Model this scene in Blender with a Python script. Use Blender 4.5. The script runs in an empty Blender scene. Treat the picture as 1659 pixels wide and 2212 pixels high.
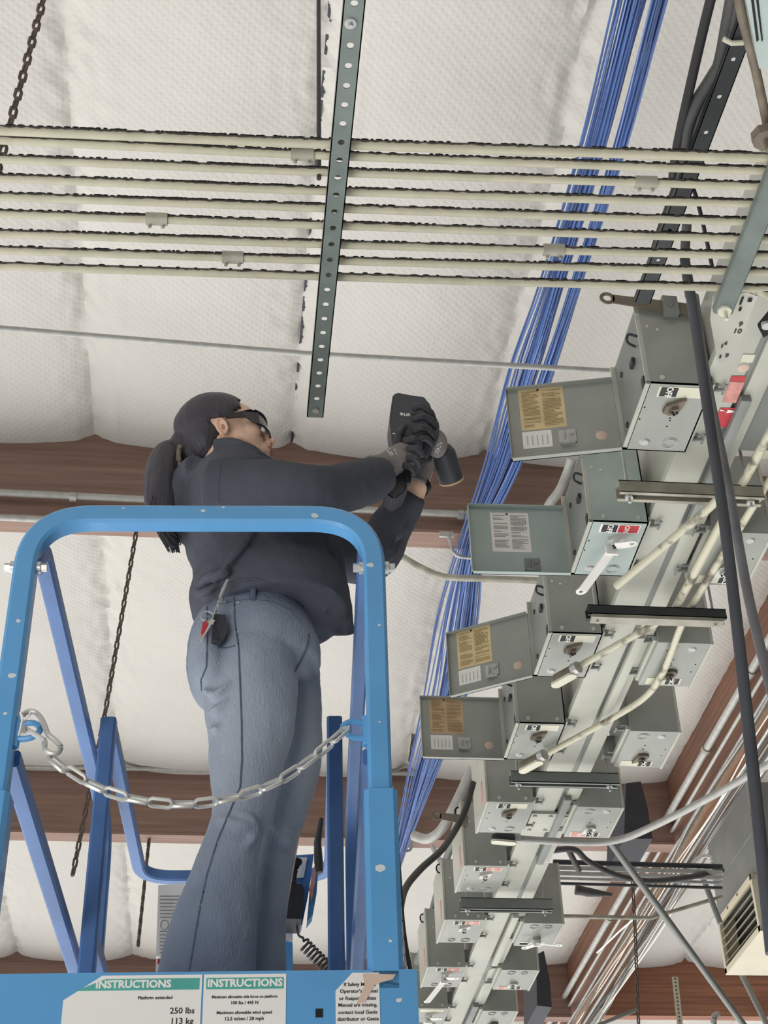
import bpy, bmesh, math, random
from mathutils import Vector, Matrix, Euler, noise
random.seed(7)
SC = bpy.context.scene
COL = SC.collection
PI = math.pi
# ------------------------------------------------------------------ camera
FOC = 3350.0; CX, CY = 829.5, 1106.0
EYE = Vector((0, 0, 1.6))
_Z = Vector((-149/3350, -4562/3350, 1.0)).normalized()          # world up seen from the camera (x right, y down, z forward)
_Y = Vector((-0.128, 0.7385, 1.0)); _Y = (_Y - _Z*_Y.dot(_Z)).normalized()
_X = _Y.cross(_Z).normalized()
def at(px, py, X=None, Y=None, H=None, D=None):
    """world point on the sight line of pixel (px,py) at a given world X, Y, height above eye H, or distance D"""
    r = Vector(((px-CX)/FOC, (py-CY)/FOC, 1.0))
    w = Vector((_X.dot(r), _Y.dot(r), _Z.dot(r)))
    if H is not None: k = H/w.z
    elif Y is not None: k = Y/w.y
    elif X is not None: k = X/w.x
    else: k = D/w.length
    return EYE + w*k
cam = bpy.data.cameras.new('camera'); camo = bpy.data.objects.new('camera', cam); COL.objects.link(camo)
cam.sensor_fit = 'HORIZONTAL'; cam.sensor_width = 36; cam.lens = FOC/1659*36; cam.clip_end = 200; cam.clip_start = .05
camo.matrix_world = Matrix(((_X.x, -_X.y, -_X.z, EYE.x), (_Y.x, -_Y.y, -_Y.z, EYE.y), (_Z.x, -_Z.y, -_Z.z, EYE.z), (0, 0, 0, 1)))
SC.camera = camo
SC.view_settings.view_transform = 'Standard'; SC.view_settings.look = 'None'
SC.view_settings.gamma = 1; SC.view_settings.exposure = 0.0
SC.view_settings.use_curve_mapping = False
# ------------------------------------------------------------------ daylight: bright floor and door openings low and to the left
LDIR = Vector((-.40, .50, -.80)).normalized(); L_BASE = .06; L_GAIN = 2.6
w = bpy.data.worlds.new('daylight'); SC.world = w; w.use_nodes = True
nt = w.node_tree; nt.nodes.clear()
out = nt.nodes.new('ShaderNodeOutputWorld'); bg = nt.nodes.new('ShaderNodeBackground')
tc = nt.nodes.new('ShaderNodeTexCoord'); dp = nt.nodes.new('ShaderNodeVectorMath'); dp.operation = 'DOT_PRODUCT'
nt.links.new(tc.outputs['Generated'], dp.inputs[0]); dp.inputs[1].default_value = LDIR
mx = nt.nodes.new('ShaderNodeMath'); mx.operation = 'MAXIMUM'; mx.inputs[1].default_value = 0
nt.links.new(dp.outputs['Value'], mx.inputs[0])
pw = nt.nodes.new('ShaderNodeMath'); pw.operation = 'POWER'; pw.inputs[1].default_value = 1.8
nt.links.new(mx.outputs[0], pw.inputs[0])
ma = nt.nodes.new('ShaderNodeMath'); ma.operation = 'MULTIPLY_ADD'; ma.inputs[1].default_value = L_GAIN; ma.inputs[2].default_value = L_BASE
nt.links.new(pw.outputs[0], ma.inputs[0]); nt.links.new(ma.outputs[0], bg.inputs['Strength'])
bg.inputs['Color'].default_value = (1.0, .985, .955, 1)
nt.links.new(bg.outputs[0], out.inputs[0])
# added fill lamp low behind the camera, brightens the lift and the woman
la = bpy.data.lights.new('lift_fill_light', 'AREA'); la.shape = 'RECTANGLE'; la.size = 2.2; la.size_y = 1.8; la.energy = 78; la.color = (1, .985, .96)
lo = bpy.data.objects.new('lift_fill_light', la); COL.objects.link(lo); lo.location = (-1.9, -.7, 1.1)
lo.rotation_euler = (Vector((-.1, 2.8, 3.3))-lo.location).to_track_quat('-Z', 'Y').to_euler()
# ------------------------------------------------------------------ materials
def sr(r, g, b):
    f = lambda c: (c/255/12.92 if c/255 <= .04045 else ((c/255+.055)/1.055)**2.4)
    return (f(r), f(g), f(b), 1)
def mat(name, rgb, rough=.5, metal=0, var=.12, scale=6, bump=0, bscale=40, rgb2=None, thr=None, spec=.5, stretch=None, coat=0):
    m = bpy.data.materials.new(name); m.use_nodes = True
    nt = m.node_tree; b = nt.nodes['Principled BSDF']
    b.inputs['Roughness'].default_value = rough; b.inputs['Metallic'].default_value = metal
    b.inputs['Specular IOR Level'].default_value = spec
    b.inputs['Coat Weight'].default_value = coat
    tc = nt.nodes.new('ShaderNodeTexCoord'); mp = nt.nodes.new('ShaderNodeMapping')
    nt.links.new(tc.outputs['Object'], mp.inputs['Vector'])
    if stretch: mp.inputs['Scale'].default_value = stretch
    n = nt.nodes.new('ShaderNodeTexNoise'); n.inputs['Scale'].default_value = scale; n.inputs['Detail'].default_value = 5
    nt.links.new(mp.outputs[0], n.inputs['Vector'])
    cr = nt.nodes.new('ShaderNodeValToRGB'); c = sr(*rgb)
    c2 = sr(*rgb2) if rgb2 else tuple(x*(1-var*2) for x in c[:3])+(1,)
    c1 = c if rgb2 else tuple(min(1, x*(1+var)) for x in c[:3])+(1,)
    t0, t1 = thr or (.3, .7)
    cr.color_ramp.elements[0].position = t0; cr.color_ramp.elements[1].position = t1
    cr.color_ramp.elements[0].color = c2; cr.color_ramp.elements[1].color = c1
    nt.links.new(n.outputs['Fac'], cr.inputs[0]); nt.links.new(cr.outputs[0], b.inputs['Base Color'])
    if bump:
        n2 = nt.nodes.new('ShaderNodeTexNoise'); n2.inputs['Scale'].default_value = bscale; n2.inputs['Detail'].default_value = 4
        nt.links.new(mp.outputs[0], n2.inputs['Vector'])
        bp = nt.nodes.new('ShaderNodeBump'); bp.inputs['Strength'].default_value = bump; bp.inputs['Distance'].default_value = .01
        nt.links.new(n2.outputs['Fac'], bp.inputs['Height']); nt.links.new(bp.outputs[0], b.inputs['Normal'])
    return m
M = {}
M['box'] = mat('grey_enamel', (158, 161, 154), .24, 0, .05, 9)
M['boxnew'] = mat('pale_blue_grey_enamel', (168, 182, 178), .25, 0, .05, 9)
M['bus'] = mat('busway_enamel', (186, 187, 176), .34, 0, .07, 5)
M['busdark'] = mat('busway_side', (136, 140, 136), .42, 0, .1, 6)
M['strutg'] = mat('green_grey_channel', (116, 126, 122), .5, .15, .1, 12)
M['strutd'] = mat('dark_channel', (62, 66, 68), .5, .3, .1, 12)
M['strutz'] = mat('dull_zinc_channel', (168, 164, 150), .5, .15, .15, 14)
M['galv'] = mat('galvanised_steel', (190, 191, 190), .4, .35, .1, 20)
M['emt'] = mat('grey_conduit_steel', (186, 186, 182), .42, .12, .08, 20)
M['chrome'] = mat('bright_zinc', (208, 208, 204), .36, .45, .05, 20)
M['rust'] = mat('rusty_chain_steel', (112, 98, 90), .7, .3, .2, 30)
M['black'] = mat('black_rubber', (38, 38, 42), .5, 0, .1, 10)
M['dark'] = mat('dark_opening', (22, 22, 24), .8, 0, .05, 10)
M['cable'] = mat('charcoal_cable', (78, 78, 78), .55, 0, .1, 10)
M['pole'] = mat('slate_pole', (84, 86, 94), .5, .1, .12, 6)
M['polel'] = mat('scuffed_grey_pole', (138, 136, 140), .5, .1, .2, 7)
M['cream'] = mat('cream_paint', (222, 220, 200), .45, 0, .04, 8)
M['white'] = mat('white_paper', (246, 244, 240), .6, 0, .02, 8)
M['tan'] = mat('yellowed_paper', (232, 210, 160), .7, 0, .1, 14)
M['browntan'] = mat('browned_paper', (206, 176, 138), .7, 0, .1, 14)
M['ink'] = mat('printed_ink', (160, 134, 92), .7, 0, .05, 10)
M['inkg'] = mat('grey_ink', (150, 148, 148), .7, 0, .05, 10)
M['inkb'] = mat('black_ink', (40, 40, 44), .6, 0, .05, 10)
M['red'] = mat('red_label', (196, 52, 60), .5, 0, .05, 10)
M['pink'] = mat('faded_red_label', (214, 150, 140), .55, 0, .15, 40)
M['peach'] = mat('peach_sticker', (222, 196, 178), .6, 0, .05, 10)
M['yellow'] = mat('yellow_sticker', (226, 214, 90), .6, 0, .05, 10)
M['teal'] = mat('teal_print', (88, 178, 168), .5, 0, .05, 10)
M['blue'] = mat('blue_lift_paint', (100, 170, 226), .36, 0, .05, 5, .04, 60, coat=.15)
M['blued'] = mat('darker_blue_lift_paint', (84, 124, 182), .42, 0, .1, 5, .04, 60)  # darker blue for the inner rails, posts, deck and control panel
M['chip'] = mat('bare_chip', (225, 228, 230), .5, 0, .05, 10)
M['vent'] = mat('duct_metal', (138, 140, 136), .45, .3, .06, 5)
M['ventc'] = mat('cream_vent_metal', (226, 218, 196), .45, 0, .03, 8)
M['navy'] = mat('dark_slate_sheet', (62, 62, 70), .6, 0, .06, 8)
M['kick'] = mat('blackened_fitting', (122, 112, 98), .6, .2, .15, 20)
M['bluec'] = mat('blue_cable_jacket', (78, 110, 172), .42, 0, .1, 4)
M['bluec2'] = mat('dark_blue_cable_jacket', (58, 84, 142), .42, 0, .1, 4)
M['bluec3'] = mat('pale_cable_jacket', (130, 150, 205), .42, 0, .1, 4)
def wood(name, c1, c2, stretch):
    m = mat(name, c1, .6, 0, .1, 3.5, .12, 30, rgb2=c2, thr=(.35, .72), stretch=stretch); return m
M['woodx'] = wood('redwood_stain_beam', (160, 130, 116), (136, 108, 96), (.35, 6, 9))
M['woodx2'] = wood('bright_wood_beam', (186, 128, 98), (144, 98, 78), (.35, 6, 9))
M['woody'] = wood('girder_wood', (140, 100, 78), (110, 76, 60), (8, .3, 8))
M['woodo'] = wood('lit_underside_wood', (188, 146, 112), (140, 104, 80), (14, .4, 8))  # girder's lit underside, its brightness put into the orange wood colour
def conduit_mat():
    """cream painted conduit, black settled dust on the upward side"""
    m = mat('dusty_cream_conduit', (188, 184, 162), .5, 0, .06, 20)
    nt = m.node_tree; b = nt.nodes['Principled BSDF']; src = b.inputs['Base Color'].links[0].from_socket
    g = nt.nodes.new('ShaderNodeNewGeometry'); s = nt.nodes.new('ShaderNodeSeparateXYZ'); nt.links.new(g.outputs['Normal'], s.inputs[0])
    n = nt.nodes.new('ShaderNodeTexNoise'); n.inputs['Scale'].default_value = 55; n.inputs['Detail'].default_value = 6
    tc = nt.nodes.new('ShaderNodeTexCoord'); nt.links.new(tc.outputs['Object'], n.inputs['Vector'])
    a = nt.nodes.new('ShaderNodeMath'); a.operation = 'MULTIPLY_ADD'; a.inputs[1].default_value = .9
    nt.links.new(n.outputs['Fac'], a.inputs[0]); nt.links.new(s.outputs['Z'], a.inputs[2])
    mr = nt.nodes.new('ShaderNodeMapRange'); mr.inputs['From Min'].default_value = .14; mr.inputs['From Max'].default_value = .34
    nt.links.new(a.outputs[0], mr.inputs['Value'])
    mix = nt.nodes.new('ShaderNodeMix'); mix.data_type = 'RGBA'
    nt.links.new(mr.outputs[0], mix.inputs['Factor']); nt.links.new(src, mix.inputs['A']); mix.inputs['B'].default_value = sr(58, 52, 50)
    nt.links.new(mix.outputs['Result'], b.inputs['Base Color'])
    return m
M['cond'] = conduit_mat()
def insul_mat():
    m = mat('white_insulation_facing', (206, 203, 197), .75, 0, .025, 1.2)
    nt = m.node_tree; b = nt.nodes['Principled BSDF']
    tc = nt.nodes.new('ShaderNodeTexCoord'); mp = nt.nodes.new('ShaderNodeMapping'); mp.inputs['Rotation'].default_value = (0, 0, .75)
    nt.links.new(tc.outputs['Object'], mp.inputs['Vector'])
    w1 = nt.nodes.new('ShaderNodeTexWave'); w1.inputs['Scale'].default_value = 9; w1.inputs['Distortion'].default_value = 1.2; w1.inputs['Detail Scale'].default_value = .6
    w2 = nt.nodes.new('ShaderNodeTexWave'); w2.bands_direction = 'Y'; w2.inputs['Scale'].default_value = 9; w2.inputs['Distortion'].default_value = 1.2; w2.inputs['Detail Scale'].default_value = .6
    nt.links.new(mp.outputs[0], w1.inputs['Vector']); nt.links.new(mp.outputs[0], w2.inputs['Vector'])
    mu = nt.nodes.new('ShaderNodeMath'); mu.operation = 'MULTIPLY'; nt.links.new(w1.outputs['Fac'], mu.inputs[0]); nt.links.new(w2.outputs['Fac'], mu.inputs[1])
    bp = nt.nodes.new('ShaderNodeBump'); bp.inputs['Strength'].default_value = .16; bp.inputs['Distance'].default_value = .012
    nt.links.new(mu.outputs[0], bp.inputs['Height'])
    n = nt.nodes.new('ShaderNodeTexNoise'); n.inputs['Scale'].default_value = 5; n.inputs['Detail'].default_value = 8; n.inputs['Roughness'].default_value = .6
    nt.links.new(tc.outputs['Object'], n.inputs['Vector'])
    b2 = nt.nodes.new('ShaderNodeBump'); b2.inputs['Strength'].default_value = .35; b2.inputs['Distance'].default_value = .03
    nt.links.new(n.outputs['Fac'], b2.inputs['Height']); nt.links.new(bp.outputs[0], b2.inputs['Normal'])
    nt.links.new(b2.outputs[0], b.inputs['Normal'])
    return m
M['insul'] = insul_mat()
# ------------------------------------------------------------------ builders
def finish(bm, name, m, parent=None, smooth=True, local=False):
    me = bpy.data.meshes.new(name)
    bmesh.ops.recalc_face_normals(bm, faces=bm.faces[:])
    bm.to_mesh(me); bm.free()
    o = bpy.data.objects.new(name, me); COL.objects.link(o)
    for x in (m if isinstance(m, (list, tuple)) else [m]): me.materials.append(M[x] if isinstance(x, str) else x)
    if smooth:
        me.polygons.foreach_set('use_smooth', [True]*len(me.polygons))
        try: me.set_sharp_from_angle(angle=.7)
        except Exception: pass
    if parent is not None:
        o.parent = parent
        if not local: o.matrix_parent_inverse = parent_world(parent).inverted()
    return o
def parent_world(p):
    m = p.matrix_basis.copy()
    if p.parent: m = parent_world(p.parent) @ p.matrix_parent_inverse @ m
    return m
def tag(o, label, cat, group=None, kind=None):
    o['label'] = label; o['category'] = cat
    if group: o['group'] = group
    if kind: o['kind'] = kind
    return o
def thing(name, loc, label, cat, group=None, rot=None):
    o = bpy.data.objects.new(name, None); COL.objects.link(o); o.location = loc; o.empty_display_size = .05
    if rot is not None: o.rotation_euler = rot
    return tag(o, label, cat, group)
def BM(): return bmesh.new()
def abox(bm, lo, hi, bev=0, mtx=None, mi=0):
    lo = Vector(lo); hi = Vector(hi)
    r = bmesh.ops.create_cube(bm, size=1)
    vs = r['verts']; s = hi-lo; c = (hi+lo)/2
    for v in vs: v.co = Vector((v.co.x*s.x, v.co.y*s.y, v.co.z*s.z))+c
    fs = list({f for v in vs for f in v.link_faces})
    if bev:
        es = list({e for v in vs for e in v.link_edges})
        rr = bmesh.ops.bevel(bm, geom=es, offset=bev, segments=2, profile=.7, affect='EDGES')
        vs = list({v for f in rr['faces'] for v in f.verts} | {v for v in vs if v.is_valid})
        fs = list({f for v in vs for f in v.link_faces})
    if mi:
        for f in fs: f.material_index = mi
    if mtx is not None:
        for v in vs: v.co = mtx @ v.co
    return vs
def frame(d, up=Vector((0, 0, 1))):
    d = d.normalized()
    if abs(d.dot(up)) > .97: up = Vector((0, 1, 0))
    s = d.cross(up).normalized(); u = s.cross(d).normalized()
    return s, u
def tube(bm, pts, r, n=10, cap=True, r2=None, up=Vector((0, 0, 1)), mi=0, closed=False):
    """round (or elliptical a,b) tube along pts; r may be a list"""
    pts = [Vector(p) for p in pts]; N = len(pts); rings = []
    for i, p in enumerate(pts):
        if closed: d = pts[(i+1) % N]-pts[i-1]
        else: d = pts[min(i+1, N-1)]-pts[max(i-1, 0)]
        if d.length < 1e-9: d = Vector((0, 0, 1))
        s, u = frame(d, up)
        ra = r[i] if isinstance(r, (list, tuple)) else r
        if isinstance(ra, (list, tuple)): a, b = ra
        else: a = b = ra
        rings.append([bm.verts.new(p + s*math.cos(2*PI*k/n)*a + u*math.sin(2*PI*k/n)*b) for k in range(n)])
    for i in range(N if closed else N-1):
        A = rings[i]; B = rings[(i+1) % N]
        for k in range(n):
            f = bm.faces.new((A[k], A[(k+1) % n], B[(k+1) % n], B[k])); f.material_index = mi
    if cap and not closed:
        for rg in (rings[0], rings[-1]):
            try: bm.faces.new(rg).material_index = mi
            except ValueError: pass
    return rings
def curve(pts, n=6):
    """Catmull-Rom through pts"""
    P = [Vector(p) for p in pts]
    if len(P) < 3: return P
    P = [P[0]*2-P[1]]+P+[P[-1]*2-P[-2]]; out = []
    for i in range(1, len(P)-2):
        for k in range(n):
            t = k/n; a, b, c, d = P[i-1:i+3]
            out.append(.5*((2*b)+(c-a)*t+(2*a-5*b+4*c-d)*t*t+(-a+3*b-3*c+d)*t**3))
    out.append(P[-2]); return out
def fillet(pts, rad, n=6):
    """polyline with rounded corners"""
    P = [Vector(p) for p in pts]; out = [P[0]]
    for i in range(1, len(P)-1):
        a = (P[i-1]-P[i]); b = (P[i+1]-P[i]); r = min(rad, a.length*.49, b.length*.49)
        p0 = P[i]+a.normalized()*r; p1 = P[i]+b.normalized()*r
        for k in range(n+1):
            t = k/n; out.append(p0*(1-t)**2+P[i]*2*t*(1-t)+p1*t*t)
    out.append(P[-1]); return out
def sqtube(bm, pts, w, h=None, up=Vector((0, 0, 1)), mi=0):
    """square tube with small chamfer; w across, h along up"""
    h = h or w; pts = [Vector(p) for p in pts]; N = len(pts); c = min(w, h)*.14; rings = []
    prof = [(-w/2+c, -h/2), (w/2-c, -h/2), (w/2, -h/2+c), (w/2, h/2-c), (w/2-c, h/2), (-w/2+c, h/2), (-w/2, h/2-c), (-w/2, -h/2+c)]
    for i, p in enumerate(pts):
        d = (pts[min(i+1, N-1)]-pts[max(i-1, 0)]).normalized()
        s = d.cross(up).normalized(); u = s.cross(d).normalized()
        rings.append([bm.verts.new(p+s*a+u*b) for a, b in prof])
    for i in range(N-1):
        for k in range(8): bm.faces.new((rings[i][k], rings[i][(k+1) % 8], rings[i+1][(k+1) % 8], rings[i+1][k])).material_index = mi
    bm.faces.new(rings[0]); bm.faces.new(rings[-1])
def prism(bm, pts, d, mi=0):
    """polygon pts (3D) extruded by vector d"""
    A = [bm.verts.new(Vector(p)) for p in pts]; B = [bm.verts.new(Vector(p)+Vector(d)) for p in pts]; n = len(A)
    fs = [bm.faces.new(A), bm.faces.new(B[::-1])]+[bm.faces.new((A[i], A[(i+1) % n], B[(i+1) % n], B[i])) for i in range(n)]
    for f in fs: f.material_index = mi
def disc(bm, c, nrm, r, h=.002, n=20, mi=0, r_top=None):
    c = Vector(c); nrm = Vector(nrm).normalized(); s, u = frame(nrm)
    a = [bm.verts.new(c+s*math.cos(2*PI*k/n)*r+u*math.sin(2*PI*k/n)*r) for k in range(n)]
    rt = r_top if r_top is not None else r*.92
    b = [bm.verts.new(c+nrm*h+s*math.cos(2*PI*k/n)*rt+u*math.sin(2*PI*k/n)*rt) for k in range(n)]
    bm.faces.new(a); bm.faces.new(b[::-1])
    for k in range(n): bm.faces.new((a[k], a[(k+1) % n], b[(k+1) % n], b[k]))
    for f in {f for v in a+b for f in v.link_faces}: f.material_index = mi
def ell(bm, c, rad, mtx=None, seg=20):
    r = bmesh.ops.create_uvsphere(bm, u_segments=seg, v_segments=seg//2+2, radius=1)
    for v in r['verts']:
        v.co = Vector((v.co.x*rad[0], v.co.y*rad[1], v.co.z*rad[2]))
        if mtx is not None: v.co = mtx @ v.co
        v.co += Vector(c)
def text(bm, s, size, o, dx, dy, mi=0, lift=.0, align='CENTER', bold=0):
    """text lying in the plane o + dx*u + dy*v"""
    cu = bpy.data.curves.new('t', 'FONT'); cu.body = s; cu.size = size; cu.align_x = align; cu.align_y = 'CENTER'; cu.resolution_u = 2
    cu.offset = bold
    to = bpy.data.objects.new('t', cu); COL.objects.link(to); bpy.context.view_layer.update()
    me = bpy.data.meshes.new_from_object(to.evaluated_get(bpy.context.evaluated_depsgraph_get()))
    dx = Vector(dx).normalized(); dy = Vector(dy).normalized(); nz = dx.cross(dy); o = Vector(o)
    vs = [bm.verts.new(o+dx*v.co.x+dy*v.co.y+nz*lift) for v in me.vertices]
    for p in me.polygons:
        try: bm.faces.new([vs[i] for i in p.vertices]).material_index = mi
        except ValueError: pass
    bpy.data.objects.remove(to); bpy.data.curves.remove(cu); bpy.data.meshes.remove(me)
def quad(bm, o, dx, dy, x0, x1, y0, y1, z=0, mi=0, t=.0006):
    """thin sheet in plane (o,dx,dy) with real thickness"""
    nz = dx.cross(dy)
    prism(bm, [o+dx*x0+dy*y0+nz*z, o+dx*x1+dy*y0+nz*z, o+dx*x1+dy*y1+nz*z, o+dx*x0+dy*y1+nz*z], nz*t, mi)
def printed(bm, o, dx, dy, w, h, rng, z, mi=1, rows=22, cols=((.06, .46), (.54, .95)), skip=0):
    """rows of fine print"""
    for c0, c1 in cols:
        for k in range(rows):
            y = h*(.93-.88*k/rows)
            if rng.random() < .12: continue
            L = (c1-c0)*w*(rng.uniform(.55, 1) if rng.random() < .5 else 1)
            quad(bm, o, dx, dy, c0*w, c0*w+L, y-h*.30/rows, y, z, mi, .0004)
def chainlinks(bm, pts, L, W, r, n=6, seg=10):
    """oval links threaded along a polyline"""
    P = [Vector(p) for p in pts]; seglen = [0]
    for a, b in zip(P, P[1:]): seglen.append(seglen[-1]+(b-a).length)
    tot = seglen[-1]; pitch = L-2*r*1.15; cnt = int(tot/pitch)
    def pos(s):
        s = max(0, min(tot, s))
        for i in range(len(P)-1):
            if s <= seglen[i+1]+1e-9:
                return P[i].lerp(P[i+1], (s-seglen[i])/max(1e-9, seglen[i+1]-seglen[i]))
        return P[-1]
    for k in range(cnt):
        c = pos((k+.5)*pitch); d = (pos((k+1)*pitch)-pos(k*pitch)).normalized()
        s, u = frame(d); side = (s*.8+u*.6).normalized() if k % 2 else (u*.8-s*.6).normalized()
        a = L/2-W/2; path = []
        for j in range(seg):
            t = 2*PI*j/seg; off = a if math.cos(t) > 0 else -a
            if abs(math.cos(t)) < .01: off = 0
            path.append(c+d*(off+math.cos(t)*(W/2-r))+side*math.sin(t)*(W/2-r))
        nrm = d.cross(side)
        tube(bm, path, r, n, closed=True, up=nrm)
    return cnt
def remesh(bm, vox, smooth=3, fac=.5, disp=0, dscale=.12, name='tmp', disp2=0, ds2=.03):
    me = bpy.data.meshes.new(name); bmesh.ops.recalc_face_normals(bm, faces=bm.faces[:]); bm.to_mesh(me); bm.free()
    o = bpy.data.objects.new(name, me); COL.objects.link(o)
    r = o.modifiers.new('r', 'REMESH'); r.mode = 'VOXEL'; r.voxel_size = vox
    if smooth:
        s = o.modifiers.new('s', 'SMOOTH'); s.iterations = smooth; s.factor = fac
    for dv, ds in ((disp, dscale), (disp2, ds2)):
        if dv:
            tx = bpy.data.textures.new('n', 'CLOUDS'); tx.noise_scale = ds; tx.noise_depth = 2
            d = o.modifiers.new('d', 'DISPLACE'); d.texture = tx; d.strength = dv; d.mid_level = .5; d.texture_coords = 'LOCAL'
    bpy.context.view_layer.update()
    m2 = bpy.data.meshes.new_from_object(o.evaluated_get(bpy.context.evaluated_depsgraph_get()))
    b2 = bmesh.new(); b2.from_mesh(m2)
    bpy.data.objects.remove(o); bpy.data.meshes.remove(me); bpy.data.meshes.remove(m2)
    return b2
UP = Vector((0, 0, 1)); VX = Vector((1, 0, 0)); VY = Vector((0, 1, 0)); DN = Vector((0, 0, -1))
def struct(o): o['kind'] = 'structure'; return o
# ================================================================== setting: roof insulation, beams, girder
ZC = 7.70                                   # underside of the purlins
SEAMS = [.36+1.21*k for k in range(-6, 9)]
BEAMS = [3.15, 7.55, 11.93, 16.35, 20.7]     # near faces of the cross beams
def ceil_z(x, y):
    k = math.floor((x-.36)/1.21); f = ((x-.36)/1.21-k)
    wob = .035*noise.noise(Vector((k*3.1, y*1.1, 2)))+.012*noise.noise(Vector((k*3.1, y*5, 2)))
    f = min(1, max(0, f+wob*math.sin(PI*f)*1.0)); e = min(f, 1-f)
    sag = .045*(1-math.exp(-e*22))+.05*math.sin(PI*f)
    b = 9
    for yb in BEAMS:
        b = min(b, abs(y-yb-.0), abs(y-yb-.14))
    sag *= (1+.15*math.exp(-b*3))
    near = math.exp(-e*16)
    cr = .045*math.exp(-e*13)*noise.noise(Vector((x*16, y*11, 5)))+.010*math.exp(-e*5)*noise.noise(Vector((x*9, y*26, 9)))
    pil = .022*math.sin(PI*f)*noise.noise(Vector((k*7.3, y*.55, 1)))+.010*noise.noise(Vector((x*1.6, y*1.6, 3)))
    return ZC-sag+cr+pil
bm = BM(); NX = 620; NY = 460; X0, X1, Y0, Y1 = -6.2, 8.2, 2.2, 25
xs = [X0+(X1-X0)*i/NX for i in range(NX+1)]
ys = [Y0+(Y1-Y0)*(i/NY)**1.25 for i in range(NY+1)]
g = [[bm.verts.new((x, y, ceil_z(x, y))) for x in xs] for y in ys]
for j in range(NY):
    for i in range(NX): bm.faces.new((g[j][i], g[j][i+1], g[j+1][i+1], g[j+1][i]))
o = finish(bm, 'ceiling', 'insul'); struct(o)
# roof deck over the insulation
bm = BM(); abox(bm, (X0, Y0-8, ZC+.12), (X1, Y1, ZC+.3)); struct(finish(bm, 'ceiling', 'insul', smooth=False))
# seam batten with staples under the seam at x = .36
bm = BM(); abox(bm, (.352, 2.3, ZC-.004), (.366, 7.55, ZC+.02)); 
for k in range(60):
    y = 2.6+k*.083; xx = .35+.015*random.random(); abox(bm, (xx, y, ZC-.006), (xx+.010, y+.012, ZC-.001))
struct(finish(bm, 'trim_1', 'navy', smooth=False))
for i, yb in enumerate(BEAMS):
    if i == 0: continue
    bm = BM(); abox(bm, (X0, yb, ZC-.64), (3.86, yb+.14, ZC+.05), .006)
    struct(finish(bm, 'beam', 'woodx', smooth=False))
    bm = BM(); abox(bm, (4.22, yb, ZC-.64), (X1, yb+.14, ZC+.05), .006)
    struct(finish(bm, 'beam', 'woodx2' if i >= 3 else 'woodx', smooth=False))
    bm = BM(); abox(bm, (X0, yb-.012, ZC-.665), (3.85, yb+.152, ZC-.642), .003)
    struct(finish(bm, 'trim_2', 'woodx', smooth=False))
# girder running away on the right
bm = BM(); abox(bm, (3.86, 2.2, ZC-.52), (4.22, 25, ZC+.05), .008); struct(finish(bm, 'girder', 'woody', smooth=False))
bm = BM(); abox(bm, (3.98, 2.2, ZC-.545), (4.19, 25, ZC-.518), .004); struct(finish(bm, 'trim_3', 'woodo', smooth=False))
# ================================================================== conduit rack
def pipe(name, pts, r, m, label, cat='conduit', group=None, rad=.08, n=12, raw=False):
    bm = BM(); P = pts if raw else fillet(pts, rad, 7); tube(bm, P, r, n)
    return tag(finish(bm, name, m), label, cat, group)
HC = 2.53
rows = [((281, 310, 340, 1640), (0,)), ((302, 335, 368, 1625), 0), ((343, 371, 401, 1610), 0), ((384, 412, 439, 1600), 0), ((424, 449, 478, 1590), 0),
        ((461, 486, 514, 1575), 0), ((504, 527, 550, 1565), 0), ((540, 562, 585, 1555), 0), ((574, 597, 621, 1550), 0)]
ordn = ['topmost', 'second from the top', 'third from the top', 'fourth from the top', 'middle one', 'fourth from the bottom', 'third from the bottom', 'second from the bottom', 'lowest']
CENT = []
for i, ((a, b, c, xr), _) in enumerate(rows):
    p1 = at(0, a, H=HC); p2 = at(700, b, H=HC); p0 = p1+(p1-p2)*3.0; p3 = at(xr, c, H=HC)
    p4 = p3+(p3-p2)*.35
    if i == 8: P = [p0, p2, at(1600, 622, H=HC), at(1640, 628, H=HC), at(1700, 668, H=HC)]
    else: P = [p0, p1, p2, p3, p4]
    rr = .0098 if i else .0112
    CENT.append((p1, p2, p3, rr))
    bm = BM(); tube(bm, curve(P, 6), rr, 14)
    # crusted dust ridge along the crown
    Q = curve(P, 60)
    dust = BM()
    for k in range(0, len(Q)-1):
        c = Q[k]
        if random.random() < .8:
            h = random.uniform(.0008, .0022)
            ell(dust, c+Vector((0, -rr*.78, rr*.60+random.uniform(-.001, .001))), (random.uniform(.004, .013), .003, h), seg=6)
    o = tag(finish(bm, 'conduit', 'cond'), f'dusty cream painted conduit crossing the picture, {ordn[i]} of nine', 'conduit', 'nine cream conduits on the rack')
    finish(dust, 'dust', 'dark', o)['kind'] = 'stuff'
def clamp(px, i, label):
    p1, p2, p3, rr = CENT[i]
    a = at(px, 400, H=HC); A, B = (p1, p2) if a.x < p2.x else (p2, p3)
    t = (a.x-A.x)/(B.x-A.x); c = A.lerp(B, t); d = (B-A).normalized()
    b = BM(); s = .024
    tube(b, [c-d*s, c-d*s*.98, c+d*s*.98, c+d*s], [rr, rr+.0045, rr+.0045, rr], 14)
    root = tag(finish(b, 'conduit_coupling', 'strutz'), label, 'conduit coupling', 'grey couplings on the cream conduits')
    for q in (-.6, .6):
        b = BM(); e = c+d*s*q+Vector((0, .006, -rr-.003)); tube(b, [e, e+Vector((0, .002, -.007))], .004, 6); finish(b, 'set_screw', 'strutz', root)
clamp(648, 1, 'grey two-screw coupling on the second conduit, left of the channel')
clamp(337, 5, 'grey two-screw coupling at left on a middle cream conduit')
clamp(508, 7, 'grey two-screw coupling on the second lowest conduit above the woman')
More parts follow.
